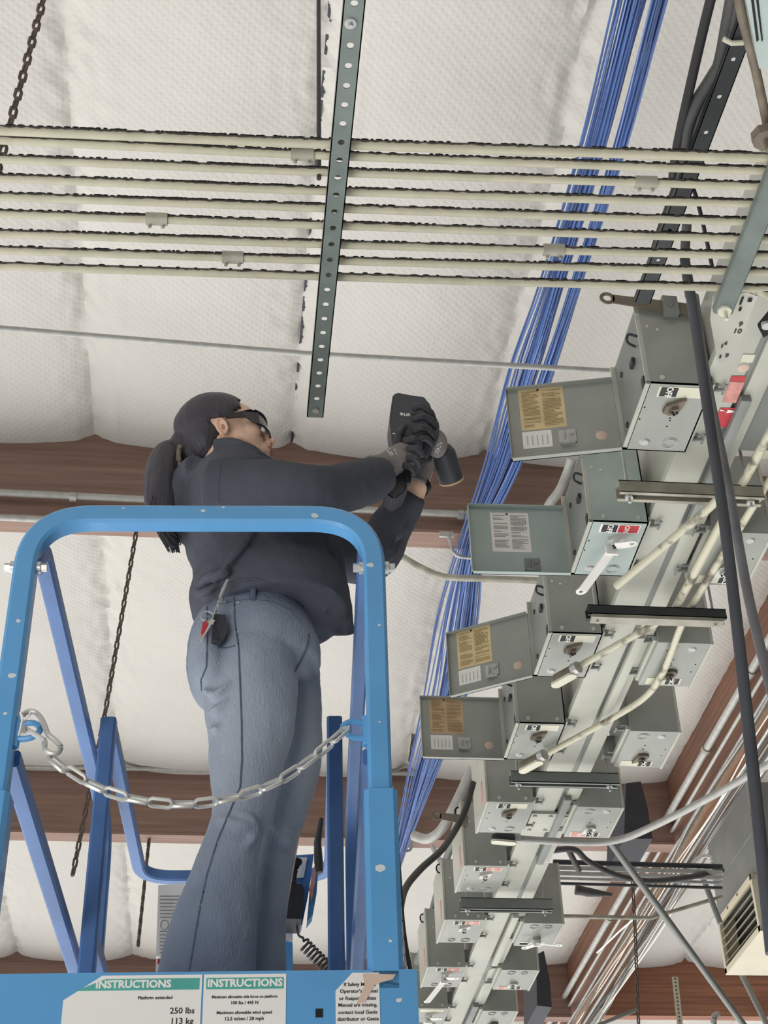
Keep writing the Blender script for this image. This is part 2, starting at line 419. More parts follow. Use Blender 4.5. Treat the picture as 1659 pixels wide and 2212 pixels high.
clamp(1393, 2, 'grey two-screw coupling on the third conduit in front of black channel')
clamp(1233, 6, 'grey two-screw coupling in front of the blue cables')
# perforated channel under the conduits
def perf(bm, a, b, w, pitch, hr, flange, lip=0, start=.5, slot=1.0, t=.0025):
    d = (b-a); L = d.length; d.normalize(); s = d.cross(UP).normalized(); n = max(1, int(L/pitch)); pitch = L/n
    ca = math.atan2(w/2, pitch/2); TH = sorted([j*PI/6 for j in range(12)]+[ca, PI-ca, PI+ca, 2*PI-ca]); K = len(TH)
    for k in range(n):
        c = a+d*pitch*(k+.5); inner = []; outer = []
        for j in range(K):
            th = TH[j]; cs, sn = math.cos(th), math.sin(th)
            inner.append(c+d*cs*hr*slot+s*sn*hr)
            m_ = max(abs(cs)/(pitch/2), abs(sn)/(w/2)); outer.append(c+d*cs/m_+s*sn/m_)
        for z0 in (0, t):
            I = [bm.verts.new(p+UP*z0) for p in inner]; O = [bm.verts.new(p+UP*z0) for p in outer]
            for j in range(K): bm.faces.new((I[j], I[(j+1) % K], O[(j+1) % K], O[j]))
        I = [bm.verts.new(p) for p in inner]; I2 = [bm.verts.new(p+UP*t) for p in inner]
        for j in range(K): bm.faces.new((I[j], I[(j+1) % K], I2[(j+1) % K], I2[j]))
        # corners of the square cell
        for z0 in (0, t):
            for j in (1, 4, 7, 10):
                pass
    for q in (-1, 1):
        sd = s*q
        for (o0, z0, z1, th) in ((w/2-t, 0, flange, t),):
            prism(bm, [a+sd*o0, b+sd*o0, b+sd*(o0+th), a+sd*(o0+th)], UP*z1)
        if lip: prism(bm, [a+sd*(w/2-lip)+UP*(flange-t), b+sd*(w/2-lip)+UP*(flange-t), b+sd*w/2+UP*(flange-t), a+sd*w/2+UP*(flange-t)], UP*t)
HS = 2.493
a = at(680.5, 902, H=HS); b = at(757.5, 92, H=HS); d = (b-a).normalized(); b2 = b+d*.35
bm = BM(); L = (b2-a).length
perf(bm, a, b2, .0415, .0476, .0072, .021, .009)
root = tag(finish(bm, 'perforated_channel', 'strutg', smooth=False), 'grey-green perforated steel channel carrying the cream conduits, centre of the picture', 'channel', )
b_ = BM(); c = at(757, 50, H=HS-.002); disc(b_, c+UP*.003, DN, .0125, .006, 20); tube(b_, [c, c-UP*.012], .005, 8); finish(b_, 'bolt', 'galv', root)
b_ = BM(); c = at(682, 888, H=HS-.002); disc(b_, c+UP*.003, DN, .009, .004, 16); finish(b_, 'bolt', 'strutz', root)
# hanging rod beside it
b_ = BM(); p = at(689, 352, H=2.56); tube(b_, [p-UP*.05, Vector((p.x, p.y, ZC-.1))], .005, 8)
tag(finish(b_, 'hanger_rod', 'strutd'), 'thin dark rod hanging the centre perforated channel from the roof', 'rod')
# plain channel at right
bm = BM(); a = at(1562, 678, H=HS); b = at(1662, 425, H=HS); d = (b-a).normalized(); b = b+d*.5; s = d.cross(UP).normalized()
sqtube(bm, [a+UP*.012, b+UP*.012], .046, .026)
root = tag(finish(bm, 'support_channel', 'strutg'), 'plain green-grey channel at right edge carrying the conduit ends', 'channel')
b_ = BM(); c = a+d*.012; disc(b_, c, DN, .017, .006, 24); tube(b_, [c, c-UP*.03], .005, 8); finish(b_, 'bolt', 'cream', root)
# ================================================================== roof and beam conduits
pipe('steel_conduit', [at(0, 709, H=4.7)+(at(0, 709, H=4.7)-at(660, 764, H=4.7))*3, at(0, 709, H=4.7), at(660, 764, H=4.7), at(1320, 802, H=4.7), at(1420, 808, H=4.7)], .0135, 'emt', 'thin grey steel conduit crossing just under the white roof insulation', raw=True)
bm = BM()
pipe('steel_conduit', [at(-2200, 960, Y=7.50), at(1020, 1112, Y=7.50)], .022, 'emt', 'pale steel conduit fixed along the first wooden beam, upper of two', raw=True)
pipe('steel_conduit', [at(-2200, 1016, Y=7.50), at(700, 1150, Y=7.50)], .020, 'emt', 'pale steel conduit along the bottom edge of the first beam', raw=True)
for px in (158, 995, 1010):
    b_ = BM(); p = at(px, 1066+(px-0)*.046, Y=7.5); tube(b_, [p-VX*.02, p+VX*.02], .03, 12)
    tag(finish(b_, 'conduit_coupling', 'galv'), f'small steel coupling on the beam conduit {"at far left" if px < 500 else "near the second open switch door" if px < 1000 else "touching the second open switch door"}', 'conduit coupling')
pipe('steel_conduit', [at(-1500, 1628, Y=11.86), at(930, 1672, Y=11.86)], .018, 'emt', 'thin pale conduit along the top of the second wooden beam', raw=True)
# ================================================================== blue data cables
rng = random.Random(3)
Lp = [(1368, 0), (1283, 330), (1195, 620), (1140, 800), (1080, 1000), (1016, 1170), (988, 1330), (960, 1500), (916, 1650), (875, 1800), (850, 1900), (800, 2090)]
Rp = [(1425, 0), (1338, 330), (1245, 620), (1186, 800), (1116, 1000), (1040, 1170), (1015, 1330), (990, 1500), (938, 1650), (884, 1800), (853, 1900), (803, 2090)]
wid = [44, 36, 34, 44, 36, 26, 46, 46, 34, 20, 10, 8]
widr = [36, 26, 22, 26, 24, 22, 42, 44, 32, 18, 10, 8]
for k in range(66):
    left = k < 37; src = Lp if left else Rp; ww = wid if left else widr
    u = rng.uniform(-1, 1); v = rng.uniform(-1, 1); pts = []
    if left and k < 4: u = -1.15-.25*k
    mk = 'bluec' if rng.random() < .62 else ('bluec2' if rng.random() < .75 else 'bluec3')
    ph = rng.uniform(-.35, .35)
    for j, (x, y) in enumerate(src):
        uu = max(-1.9, min(1.2, u+ph*math.sin(j*1.3+k)))
        pts.append(at(x+ww[j]*.5*uu, y, H=5.32+.05*v+(.03*math.sin(j*2.1+k) if j not in (5, 9) else 0)))
    p0 = pts[0]; pts.insert(0, p0+(p0-pts[1]).normalized()*.5)
    bm = BM(); tube(bm, curve(pts, 5), .0052 if mk != 'bluec3' else .0035, 6)
    if u < -1: lb = ('first', 'second', 'third', 'fourth')[k]+' stray blue data cable, left of the left-hand bundle'
    elif mk == 'bluec3': lb = f'pale thin data cable in the {"left" if left else "right"}-hand blue bundle under the roof'
    elif mk == 'bluec2': lb = f'darker blue data cable in the {"left" if left else "right"}-hand bundle under the roof'
    else: lb = f'bright blue data cable in the {"left" if left else "right"}-hand bundle under the roof'
    tag(finish(bm, 'data_cable', mk), lb, 'cable', f'blue data cables, {"left" if left else "right"} bundle')
def jhook(pts, Y, label):
    bm = BM(); P = fillet([at(x, y, Y=Y) for x, y in pts], .05, 5); tube(bm, P, .011, 8)
    r_ = tag(finish(bm, 'cable_hook', 'galv'), label, 'hook', 'steel cable hooks on the beams')
    b_ = BM(); c = P[0]; abox(b_, c-Vector((.055, .008, .02)), c+Vector((.035, .004, .02)), .004)
    for q in (-.03, .01): disc(b_, c+Vector((q, -.008, 0)), -VY, .007, .003, 10)
    finish(b_, 'mounting_plate', 'galv', r_)
jhook([(968, 1155), (982, 1202), (1030, 1206)], 7.50, 'bent steel hook on the first beam holding the blue cables')
jhook([(888, 1790), (890, 1838), (852, 1842)], 11.88, 'bent steel hook at the second beam under the blue cables')
# ================================================================== chains
def chain(name, pts, L, W, r, m, label, group=None):
    bm = BM(); chainlinks(bm, pts, L, W, r, 5, 10)
    return tag(finish(bm, name, m), label, 'chain', group)
chain('hanging_chain', [at(104, -40, Y=3.3), at(0, 350, Y=3.3), at(-110, 700, Y=3.3)], .058, .032, .0058, 'rust', 'thick brown hanging chain at the upper left corner')
chain('hanging_chain', [at(296, 1140, Y=7.62), at(225, 1552, Y=7.62), at(155, 1900, Y=7.62)], .062, .034, .0065, 'rust', 'rusty chain hanging behind the blue lift frame at left')
chain('hanging_chain', [at(325, 1785, Y=12.0), at(298, 2045, Y=12.0)], .066, .036, .0085, 'rust', 'rusty chain hanging from the second beam, left of the jeans')
chain('hanging_chain', [at(897, 1572, Y=11.3), at(893, 1585, Y=11.3), at(884, 1655, Y=11.3)], .07, .036, .007, 'rust', 'short thin chain beside the blue cables')
chain('hanging_chain', [at(1362, 1825, Y=9.6), at(1372, 2010, Y=9.6), at(1381, 2260, Y=9.6)], .055, .03, .005, 'rust', 'thin rusty chain hanging in front of the wooden girder at lower right')
# ================================================================== busway with its bus plugs
HB = 2.66; ZB = 1.6+HB
bw = thing('busway', (1.32, 1.6, ZB), 'long pale grey busway running away overhead between the two rows of switch boxes', 'busway')
bm = BM(); abox(bm, (1.262, 1.2, ZB+.06), (1.385, 9.4, ZB+.30), .004); finish(bm, 'housing', 'bus', bw)
bm = BM(); abox(bm, (1.238, 1.2, ZB+.035), (1.338, 9.4, ZB+.062), .003); abox(bm, (1.358, 1.2, ZB+.035), (1.412, 9.4, ZB+.062), .003); finish(bm, 'bottom_flange', 'bus', bw)
bm = BM(); abox(bm, (1.405, 1.2, ZB+.045), (1.80, 3.30, ZB+.33), .005); finish(bm, 'tap_box', 'busdark', bw)
bm = BM(); abox(bm, (1.338, 1.2, ZB+.046), (1.358, 9.4, ZB+.06)); finish(bm, 'groove', 'busdark', bw)
for k in range(7):
    y = 3.05+k*1.21; bm = BM(); abox(bm, (1.348, y, ZB+.012), (1.378, y+.62, ZB+.036), .006); finish(bm, 'rail_cover', 'busdark' if k % 2 == 0 else 'bus', bw)
for y in (2.2, 5.62, 8.3):
    bm = BM(); abox(bm, (1.245, y, ZB+.024), (1.405, y+.17, ZB+.036), .003)
    for q in (.02, .15):
        for x in (1.26, 1.325, 1.39): disc(bm, (x, y+q, ZB+.024), DN, .009, .006, 10)
    finish(bm, 'joint_cover', 'bus', bw)
# stickers under the busway
def sticker(pxs, m, z, prt=None):
    P = [at(x, y, H=HB+z) for x, y in pxs]; bm = BM(); prism(bm, P, DN*.0008); return finish(bm, 'sticker', m, bw, smooth=False)
sticker([(1605, 765), (1632, 766), (1625, 783), (1598, 781)], 'cream', .034)
bm = BM(); c = at(1606, 795, H=HB+.034); disc(bm, c, DN, .016, .0008, 24); finish(bm, 'sticker', 'peach', bw)
sticker([(1580, 812), (1612, 812), (1609, 825), (1576, 823)], 'red', .034)
sticker([(1576, 824), (1608, 826), (1590, 870), (1560, 868)], 'pink', .034)
o = sticker([(1556, 881), (1588, 881), (1568, 923), (1536, 922)], 'red', .034)
bm = BM(); P = [at(x, y, H=HB+.032) for x, y in [(1556, 884), (1572, 889), (1571, 885), (1586, 887), (1585, 890), (1569, 892), (1570, 888), (1555, 887)]]; prism(bm, P, DN*.0008); finish(bm, 'lightning_mark', 'white', bw, smooth=False)
sticker([(1640, 975), (1662, 972), (1662, 990), (1641, 992)], 'cream', .03)
# bracket plate the right channel is bolted to
bm = BM(); P = [at(x, y, H=2.527) for x, y in [(1534, 690), (1540, 640), (1615, 632), (1636, 640), (1600, 735), (1578, 780), (1568, 787), (1554, 785), (1549, 776)]]
prism(bm, P, UP*.004)
hang = tag(finish(bm, 'hanger_plate', 'bus', smooth=False), 'pale tapered steel plate with slots and stamped digits under the channel end', 'bracket')
bm = BM()
for (x, y, w_, h_) in [(1602, 650, .0022, .013), (1599, 668, .003, .006), (1620, 648, .005, .006), (1560, 748, .0015, .006), (1556, 771, .002, .005)]:
    c = at(x, y, H=2.5245); quad(bm, c, VX, -VY, -w_, w_, -h_, h_)
finish(bm, 'slot', 'dark', hang, smooth=False)
bm = BM()
for s_, x, y, z in (('9', 1600, 701, .022), ('10', 1593, 716, .022), ('6', 1568, 742, .016), ('9', 1570, 769, .02)):
    text(bm, s_, z, at(x, y, H=2.5255), VX, -VY, bold=.0006)
finish(bm, 'stamped_digits', 'inkb', hang, smooth=False)
bm = BM(); P = [at(x, y, H=2.53) for x, y in [(1636, 700), (1662, 668), (1662, 712), (1648, 722)]]; prism(bm, P, DN*.012)
nm = tag(finish(bm, 'bolted_lug', 'dark', smooth=False), 'small black square lug with steel bolt at the right edge', 'bracket')
bm = BM(); disc(bm, at(1655, 699, H=2.52), DN, .013, .01, 14); finish(bm, 'bolt', 'galv', nm)
WP, LP_, HP = .18, .283, .295
def oo(bm, c, r, w, n=22):
    for rr in (r, r*.72):
        tube(bm, [c+Vector((math.cos(2*PI*k/n)*rr, math.sin(2*PI*k/n)*rr, 0)) for k in range(n)], w, 5, closed=True, up=UP)
def plug(side, Y, X, label, door=None, new=False, style='off', handle='up', top=None, lever=None, det=2, W=WP, seed=0, doorpaper='tan', hook=True, Z=0, extra=None, name='bus_plug_switch'):
    """local frame: x to the right (towards the bus), y away from the camera end, z up; origin at the bottom corner on the door side.
    side 'R' turns the same switch half round."""
    rng = random.Random(seed)
    m = 'boxnew' if new else 'box'
    if side == 'L': root = thing(name, (X, Y, ZB+Z), label, 'switch box', 'bus plug switch boxes, left row' )
    else: root = thing(name, (X+W, Y+LP_, ZB+Z), label, 'switch box', 'bus plug switch boxes, right row', rot=(0, 0, PI))
    F = lambda bm, nm, mm, par=root, sm=True: finish(bm, nm, mm, par, sm, local=True)
    bm = BM(); t = .004
    if door is not None:   # open on the door side: five walls, inner plate
        abox(bm, (.012, 0, 0), (W, LP_, t)); abox(bm, (.012, 0, HP-t), (W, LP_, HP)); abox(bm, (.012, 0, 0), (W, t, HP)); abox(bm, (.012, LP_-t, 0), (W, LP_, HP)); abox(bm, (W-t, 0, 0), (W, LP_, HP))
    else: abox(bm, (0, 0, 0), (W, LP_, HP), .003)
    body = F(bm, 'body', m)
    if door is not None:
        bm = BM()
        abox(bm, (0, 0, 0), (.012, .006, .235), .001); abox(bm, (0, 0, HP-.05), (.012, .006, HP), .001)
        abox(bm, (0, 0, 0), (.014, LP_, .004)); abox(bm, (0, LP_-.01, 0), (.012, LP_, HP))
        F(bm, 'rim', 'bus', body)
        bm = BM(); abox(bm, (.012, .006, .004), (.02, LP_-.006, HP-.004)); F(bm, 'inner_panel', 'busdark', body)
        bm = BM(); abox(bm, (.004, .03, .004), (.011, .05, .05)); abox(bm, (.002, .09, .15), (.011, .12, .17), .002)
        for yy, zz in ((.22, .22), (.235, .05)): disc(bm, (.012, yy, zz), -VX, .009, .004, 10)
        tube(bm, curve([(.011, .04, .20), (-.012, .045, .21), (-.012, .06, .195), (.011, .07, .19)], 4), .004, 6)
        F(bm, 'latch', 'strutd', body)
    else:
        bm = BM(); abox(bm, (-.008, -.004, -.004), (.002, LP_+.004, HP+.002), .003)
        d_ = F(bm, 'door', 'bus')
        bm = BM(); quad(bm, Vector((-.008, .06, .03)), VY, UP, 0, .035, 0, .09, t=-.001)
        F(bm, 'label', 'pink', d_, False)
        if hook:
            bm = BM(); tube(bm, [(-.004+.016*math.sin(a_)-.012, 0, HP-.05+.022*math.cos(a_)) for a_ in [k*PI/5-PI for k in range(6)]], .004, 6); F(bm, 'hook', 'dark', d_)
    # screws on the end face
    bm = BM()
    for x in (.045, W-.03): disc(bm, (x, 0, .018), -VY, .0075, .005, 10)
    for x, z in ((.028, .20), (.055, .19)): disc(bm, (x, 0, z), -VY, .005, .003, 8)
    F(bm, 'screw', 'chrome', body)
    # bottom face furniture
    bm = BM(); o_ = Vector((0, 0, -.0012))
    bx0, bx1, by0, by1 = .040, .160, .012, .054
    quad(bm, o_, VX, VY, bx0, bx1, by0, by1, 0, 0, .0011)
    if style != 'blank':
        quad(bm, o_+Vector((0, 0, -.0008)), VX, VY, bx0+.006, bx0+.052, by0+.003, by1-.003, 0, 1, .0008)
        if style == 'on': quad(bm, o_+Vector((0, 0, -.0008)), VX, VY, bx0+.056, bx1-.004, by0+.003, by1-.003, 0, 2, .0008)
        if style == 'faded': quad(bm, o_+Vector((0, 0, -.0008)), VX, VY, bx0+.056, bx1-.004, by0+.003, by1-.003, 0, 3, .0008)
        if det: text(bm, 'OFF', .025, (bx0+.029, (by0+by1)/2, -.0026), VY, VX, mi=4, bold=.0006)
        if style in ('on', 'faded') and det: text(bm, 'ON', .022, (bx0+.08, (by0+by1)/2, -.0026), VY, VX, mi=4, bold=.0006)
    F(bm, 'position_label', ['white' if style == 'on' else 'cream', 'inkb', 'red', 'pink', 'white'], body, False)
    bm = BM(); oo(bm, Vector((.125, .245, -.001)), .022, .0013)
    if det > 1: disc(bm, (.055, .245, 0), DN, .015, .004, 20, r_top=.011)
    else: oo(bm, Vector((.06, .245, -.001)), .018, .0013)
    F(bm, 'knockout', 'galv' if det > 1 else 'box', body)
    if det > 1:
        bm = BM()
        for x, y in ((.10, .14), (.102, .15), (.10, .175), (.02, .10), (.018, .15)): disc(bm, (x, y, 0), DN, .0028, .001, 8)
        F(bm, 'hole', 'dark', body)
    # rotary handle base with pointer
    bm = BM(); c = Vector((.098, .085, 0)); hb = .026
    prism(bm, [c+Vector(p) for p in [(-.028, .024, 0), (-.024, -.004, 0), (0, -.02, 0), (.024, -.034, 0), (.020, -.006, 0), (.012, .026, 0), (-.008, .032, 0)]], DN*.012)
    prism(bm, [c+Vector(p)+DN*.011 for p in [(-.014, .016, 0), (-.010, -.004, 0), (.006, -.010, 0), (.010, .006, 0), (.004, .018, 0)]], DN*.012)
    h_ = F(bm, 'handle', 'chrome' if handle in ('lever', 'white') else 'kick')
    bm = BM()
    for q in ((-.008, .004), (.004, .004), (-.002, .012)): disc(bm, c+Vector((q[0], q[1], -.023)), DN, .0035, .004, 8)
    F(bm, 'rivet', 'dark', h_)
    if handle == 'lever':
        bm = BM()
        def blade(p0, p1, w_, hole, z0, z1):
            p0 = Vector(p0); p1 = Vector(p1); d = (p1-p0).normalized(); s = Vector((-d.y, d.x, 0)); K = 10; t_ = DN*.004
            pts = [p0-s*w_, p0+s*w_]+[p1+s*w_*math.cos(PI*j/K)+d*w_*math.sin(PI*j/K) for j in range(K+1)]
            L_ = (p1-p0).length
            for zz, fl in ((0, 0), (1, 1)):
                pass
            pts = [Vector((p.x, p.y, z0+(z1-z0)*((p-p0).dot(d))/L_)) for p in pts]
            # ring with hole at p1
            n_ = 14; cc = Vector((p1.x, p1.y, z1))
            prism(bm, [pts[0], pts[1], Vector((p1.x, p1.y, z1))-d*hole*1.25+s*w_, Vector((p1.x, p1.y, z1))-d*hole*1.25-s*w_], t_)
            I = []; O = []
            for j in range(n_+1):
                a_ = -PI*.62+2*PI*.62*j/n_*1.0
                pass
            for j in range(24):
                a0, a1 = 2*PI*j/24, 2*PI*(j+1)/24
                def oc(a_): 
                    v = d*math.cos(a_)+s*math.sin(a_)
                    if math.cos(a_) < 0:
                        k_ = min(w_/max(1e-6, abs(math.sin(a_))), hole*1.3/max(1e-6, abs(math.cos(a_)))); return cc+v*k_
                    return cc+v*w_
                def ic(a_): return cc+(d*math.cos(a_)+s*math.sin(a_))*hole
                prism(bm, [ic(a0), oc(a0), oc(a1), ic(a1)], t_)
        blade((.085, .115, 0), (.018, .245, 0), .0155, .0075, -.03, -.085)
        blade((.096, .085, 0), (.140, .062, 0), .016, .007, -.024, -.03)
        abox(bm, (.072, .104, -.042), (.108, .114, -.012), .002)
        F(bm, 'lever', 'white', h_)
    if lever is not None:     # flat bar with an eye, held against the end face
        z, x0, x1, tilt = lever
        bm = BM(); w_ = .021; cc = Vector((x0, -.016, z)); d = Vector((1, 0, tilt)).normalized(); u_ = Vector((-tilt, 0, 1)).normalized()
        for j in range(24):
            a0, a1 = 2*PI*j/24, 2*PI*(j+1)/24
            v = lambda a_, r_: cc+(d*math.cos(a_)+u_*math.sin(a_))*r_
            prism(bm, [v(a0, w_*.55), v(a0, w_), v(a1, w_), v(a1, w_*.55)], VY*.004)
        e0 = cc+d*w_*.72
        prism(bm, [e0-u_*w_*.72, e0+u_*w_*.72, cc+d*(x1-x0)+u_*w_*1.05, cc+d*(x1-x0)-u_*w_*1.05], VY*.004)
        F(bm, 'flat_arm', 'kick')
        bm = BM(); abox(bm, (.075, -.026, z-.052), (.118, -.004, z+.012), .004); disc(bm, (.096, -.026, z-.022), -VY, .007, .006, 10); F(bm, 'arm_clip', 'busdark')
    # jaws that bite the busway
    bm = BM()
    for y in (.03, .24):
        abox(bm, (W, y, .03), (W+.03, y+.03, .10), .002); tube(bm, [(W+.0, y+.015, .022), (W+.045, y+.01, .022)], .0055, 6); tube(bm, [(W+.045, y-.012, .022), (W+.045, y+.028, .022)], .004, 6)
    F(bm, 'bus_clamp', 'busdark')
    bm = BM(); abox(bm, (W, .01, .012), (W+.012, LP_-.01, .03), .002); F(bm, 'edge_rail', 'bus')
    if extra == 'yellow':
        bm = BM(); quad(bm, Vector((.118, .02, -.0012)), VX, VY, 0, .04, 0, .02, 0, 0, .0011); F(bm, 'sticker', 'yellow', body, False)
    # the open door
    if door is not None:
        ang = math.radians(door['ang']); dl = .305
        hp = Vector((0, LP_, 0)); dx = Vector((-math.cos(ang), math.sin(ang), 0)); dn = Vector((-math.sin(ang), -math.cos(ang), 0))  # dn: towards the camera
        P = lambda u_, v_, w_=0: hp+dx*u_+UP*v_+dn*w_
        z0, z1 = -.006, .252
        bm = BM(); prism(bm, [P(0, z0), P(dl, z0), P(dl, z1), P(0, z1)], dn*.003)
        for (a, b, c2, d2) in ((0, dl, z0, z0+.003), (0, dl, z1-.003, z1)): prism(bm, [P(a, c2), P(b, c2), P(b, d2), P(a, d2)], dn*.017)
        prism(bm, [P(dl-.003, z0), P(dl, z0), P(dl, z1), P(dl-.003, z1)], dn*.014)
        D = F(bm, 'door', m, sm=False)
        # paper labels on it (reading frame: right = -dx)
        rx = -dx
        pw, ph = door.get('pw', .128), door.get('ph', .150); u0 = door.get('u', dl-.036); v0 = door.get('v', .098)
        o_ = P(u0, v0, .0036)
        bm = BM(); quad(bm, o_, rx, UP, 0, pw, 0, ph, 0, 0, -.0006)
        ppr = door.get('paper', 'tan')
        r2 = random.Random(seed+5); off = rx.cross(UP)*(.0 )
        sgn = 1 if rx.cross(UP).dot(dn) > 0 else -1
        zz = .0008*sgn
        def q2(bm, x0, x1, y0, y1, mi): 
            p = [o_+rx*x0+UP*y0+dn*.0004, o_+rx*x1+UP*y0+dn*.0004, o_+rx*x1+UP*y1+dn*.0004, o_+rx*x0+UP*y1+dn*.0004]; prism(bm, p, dn*.0005, mi)
        rowsn = 26 if det > 1 else 14
        for c0, c1 in ((.07, .44), (.52, .94)):
            for k in range(rowsn):
                if r2.random() < .15: continue
                y = ph*(.93-.88*k/rowsn); L_ = (c1-c0)*pw*(r2.uniform(.5, 1) if r2.random() < .5 else 1)
                q2(bm, c0*pw, c0*pw+L_, y-ph*.26/rowsn, y, 1)
        for k in range(5): q2(bm, (.62+.07*k)*pw, (.625+.07*k)*pw, ph*.5, ph*.78, 1)
        F(bm, 'instruction_sheet', [ppr, 'ink' if ppr != 'white' else 'inkg'], D, False)
        bm = BM(); disc(bm, P(u0-pw*.44, v0+ph*.96, .004), dn, .0035, .001, 10); F(bm, 'hole', 'dark', D)
        if door.get('small', True):
            bm = BM(); o_ = P(u0, v0-.066, .0036); sw, sh = .082, .060
            prism(bm, [o_, o_+rx*sw, o_+rx*sw+UP*sh, o_+UP*sh], dn*.0005)
            for k in range(5): q = o_+rx*(.012+.014*k)+UP*.010+dn*.0006; prism(bm, [q, q+rx*.003, q+rx*.003+UP*.034, q+UP*.034], dn*.0004, 1)
            F(bm, 'rating_sheet', ['white', 'bus'], D, False)
        lu, lv = door.get('latch', (u0-.125, v0-.035))
        bm = BM()
        def pb(a, b, c2, d2, w0, w1, mi=0): prism(bm, [P(a, c2, w0), P(b, c2, w0), P(b, d2, w0), P(a, d2, w0)], dn*(w1-w0), mi)
        pb(lu-.024, lu+.024, lv-.024, lv+.02, .003, .008); pb(lu-.006, lu+.02, lv-.030, lv-.024, .003, .02); tube(bm, [P(lu+.012, lv-.028, .018), P(lu+.008, lv+.01, .014)], .003, 6)
        disc(bm, P(lu-.012, lv+.006, .008), dn, .007, .004, 12); tube(bm, [P(lu+.02, lv-.03, .014), P(lu-.02, lv-.03, .012)], .0035, 6)
        F(bm, 'door_latch', 'galv' if door.get('small', True) else 'busdark', D)
        if door.get('round', True):
            bm = BM(); disc(bm, P(.05, .055, .003), dn, .016, .0008, 24); F(bm, 'round_sticker', 'peach', D)
    return root
plug('L', 2.98, 1.068, 'grey switch box with open door, nearest of the left row, holed flat arm on top', dict(ang=13), style='off', lever=(.285, -.075, .17, -.12), seed=1)
plug('L', 3.60, 1.047, 'pale blue-grey switch box with open door, white lever and red ON label', dict(ang=1.5, paper='white', small=False, round=False, pw=.122, ph=.150, u=.235, v=.078, latch=(.115, .032)), new=True, style='on', handle='lever', seed=2)
plug('L', 4.22, 1.045, 'grey switch box whose yellowed-paper door swings back at a slant, third from the front', dict(ang=31), seed=3)
plug('L', 4.83, 1.043, 'grey switch box with open brown-papered door, lowest of the four open ones', dict(ang=0, paper='browntan'), seed=4)
plug('L', 5.47, 1.043, 'closed grey switch box just below the four open ones, stained bottom', seed=5)
plug('L', 6.08, 1.043, 'closed grey switch box with faded red label, sixth of the left row', style='faded', handle='white', lever=(.22, -.115, .02, -.15), seed=6)
plug('L', 6.68, 1.040, 'closed grey switch box, seventh of the left row, behind the crossbar', style='faded', handle='white', seed=7, det=1)
plug('L', 7.28, 1.038, 'closed grey switch box with its white lever pulled out, eighth of the left row', style='faded', handle='lever', seed=8, det=1)
plug('L', 7.88, 1.035, 'closed grey switch box lowest at the bottom edge, beside the blue lift', style='blank', handle='lever', seed=9, det=1)
plug('R', 3.63, 1.43, 'grey switch box at the right edge behind two leaning poles, with knockout holes', style='off', handle='white', seed=11)
plug('R', 4.26, 1.42, 'grey switch box right of the busway under the second crossbar', seed=12)
plug('R', 4.87, 1.47, 'grey switch box right of the busway, level with the brown-papered door', seed=13)
plug('R', 5.50, 1.405, 'grey switch box with weathered cream bottom, right end of the third crossbar', style='faded', handle='white', seed=14)
plug('R', 6.71, 1.405, 'grey switch box with yellow sticker and lever, right of the fourth crossbar', style='blank', handle='lever', seed=15, extra='yellow', det=1)
plug('R', 7.31, 1.40, 'grey switch box right of the busway, second from the bottom edge', style='faded', handle='white', seed=16, det=1)
plug('R', 7.91, 1.40, 'grey switch box right of the busway at the bottom edge', style='blank', seed=17, det=1)
# cross bars hanging under the busway
def bar(p0, p1, H, w, h, m, label, rods=True, m2=None):
    a = at(*p0, H=H); b = at(*p1, H=H); b.y = a.y; bm = BM()
    # C-shaped channel seen from below: near web, bottom lip, open slot
    abox(bm, (a.x, a.y, a.z), (b.x, a.y+.003, a.z+h)); abox(bm, (a.x, a.y+w-.003, a.z), (b.x, a.y+w, a.z+h)); abox(bm, (a.x, a.y, a.z+h-.003), (b.x, a.y+w, a.z+h))
    abox(bm, (a.x, a.y, a.z), (b.x, a.y+.012, a.z+.003)); abox(bm, (a.x, a.y+w-.012, a.z), (b.x, a.y+w, a.z+.003))
    root = tag(finish(bm, 'crossbar', m, smooth=False), label, 'crossbar', 'crossbars under the busway')
    bm = BM(); zi = h*.4; abox(bm, (a.x+.01, a.y+(-.0 if m2 else .004), a.z+(-.012 if m2 else zi)), (b.x-.01, a.y+w-.004, a.z+(-.0005 if m2 else zi+.002))); finish(bm, 'inner_web', m2 or m, root, False)
    for x in (a.x+.03, b.x-.035):
        bm = BM(); disc(bm, (x, a.y+w/2, a.z+.002), DN, .013, .007, 6); tube(bm, [(x, a.y+w/2, a.z-.02), (x, a.y+w/2, a.z+.38)], .0045, 8); finish(bm, 'hanger_bolt', 'galv', root)
    return root
bar((1340, 1062), (1657, 1066), 2.585, .045, .042, 'strutz', 'dull zinc crossbar under the busway behind the leaning poles, nearest of four')
bar((1272, 1325), (1572, 1333), 2.585, .042, .034, 'strutd', 'dark crossbar with pale underside, second of four under the busway', m2='strutz')
bar((1105, 1688), (1340, 1692), 2.600, .045, .045, 'busdark', 'grey crossbar below the third right-hand box, third of four')
bar((997, 1962), (1195, 1966), 2.600, .045, .05, 'busdark', 'wide grey crossbar low in the picture, farthest of four')
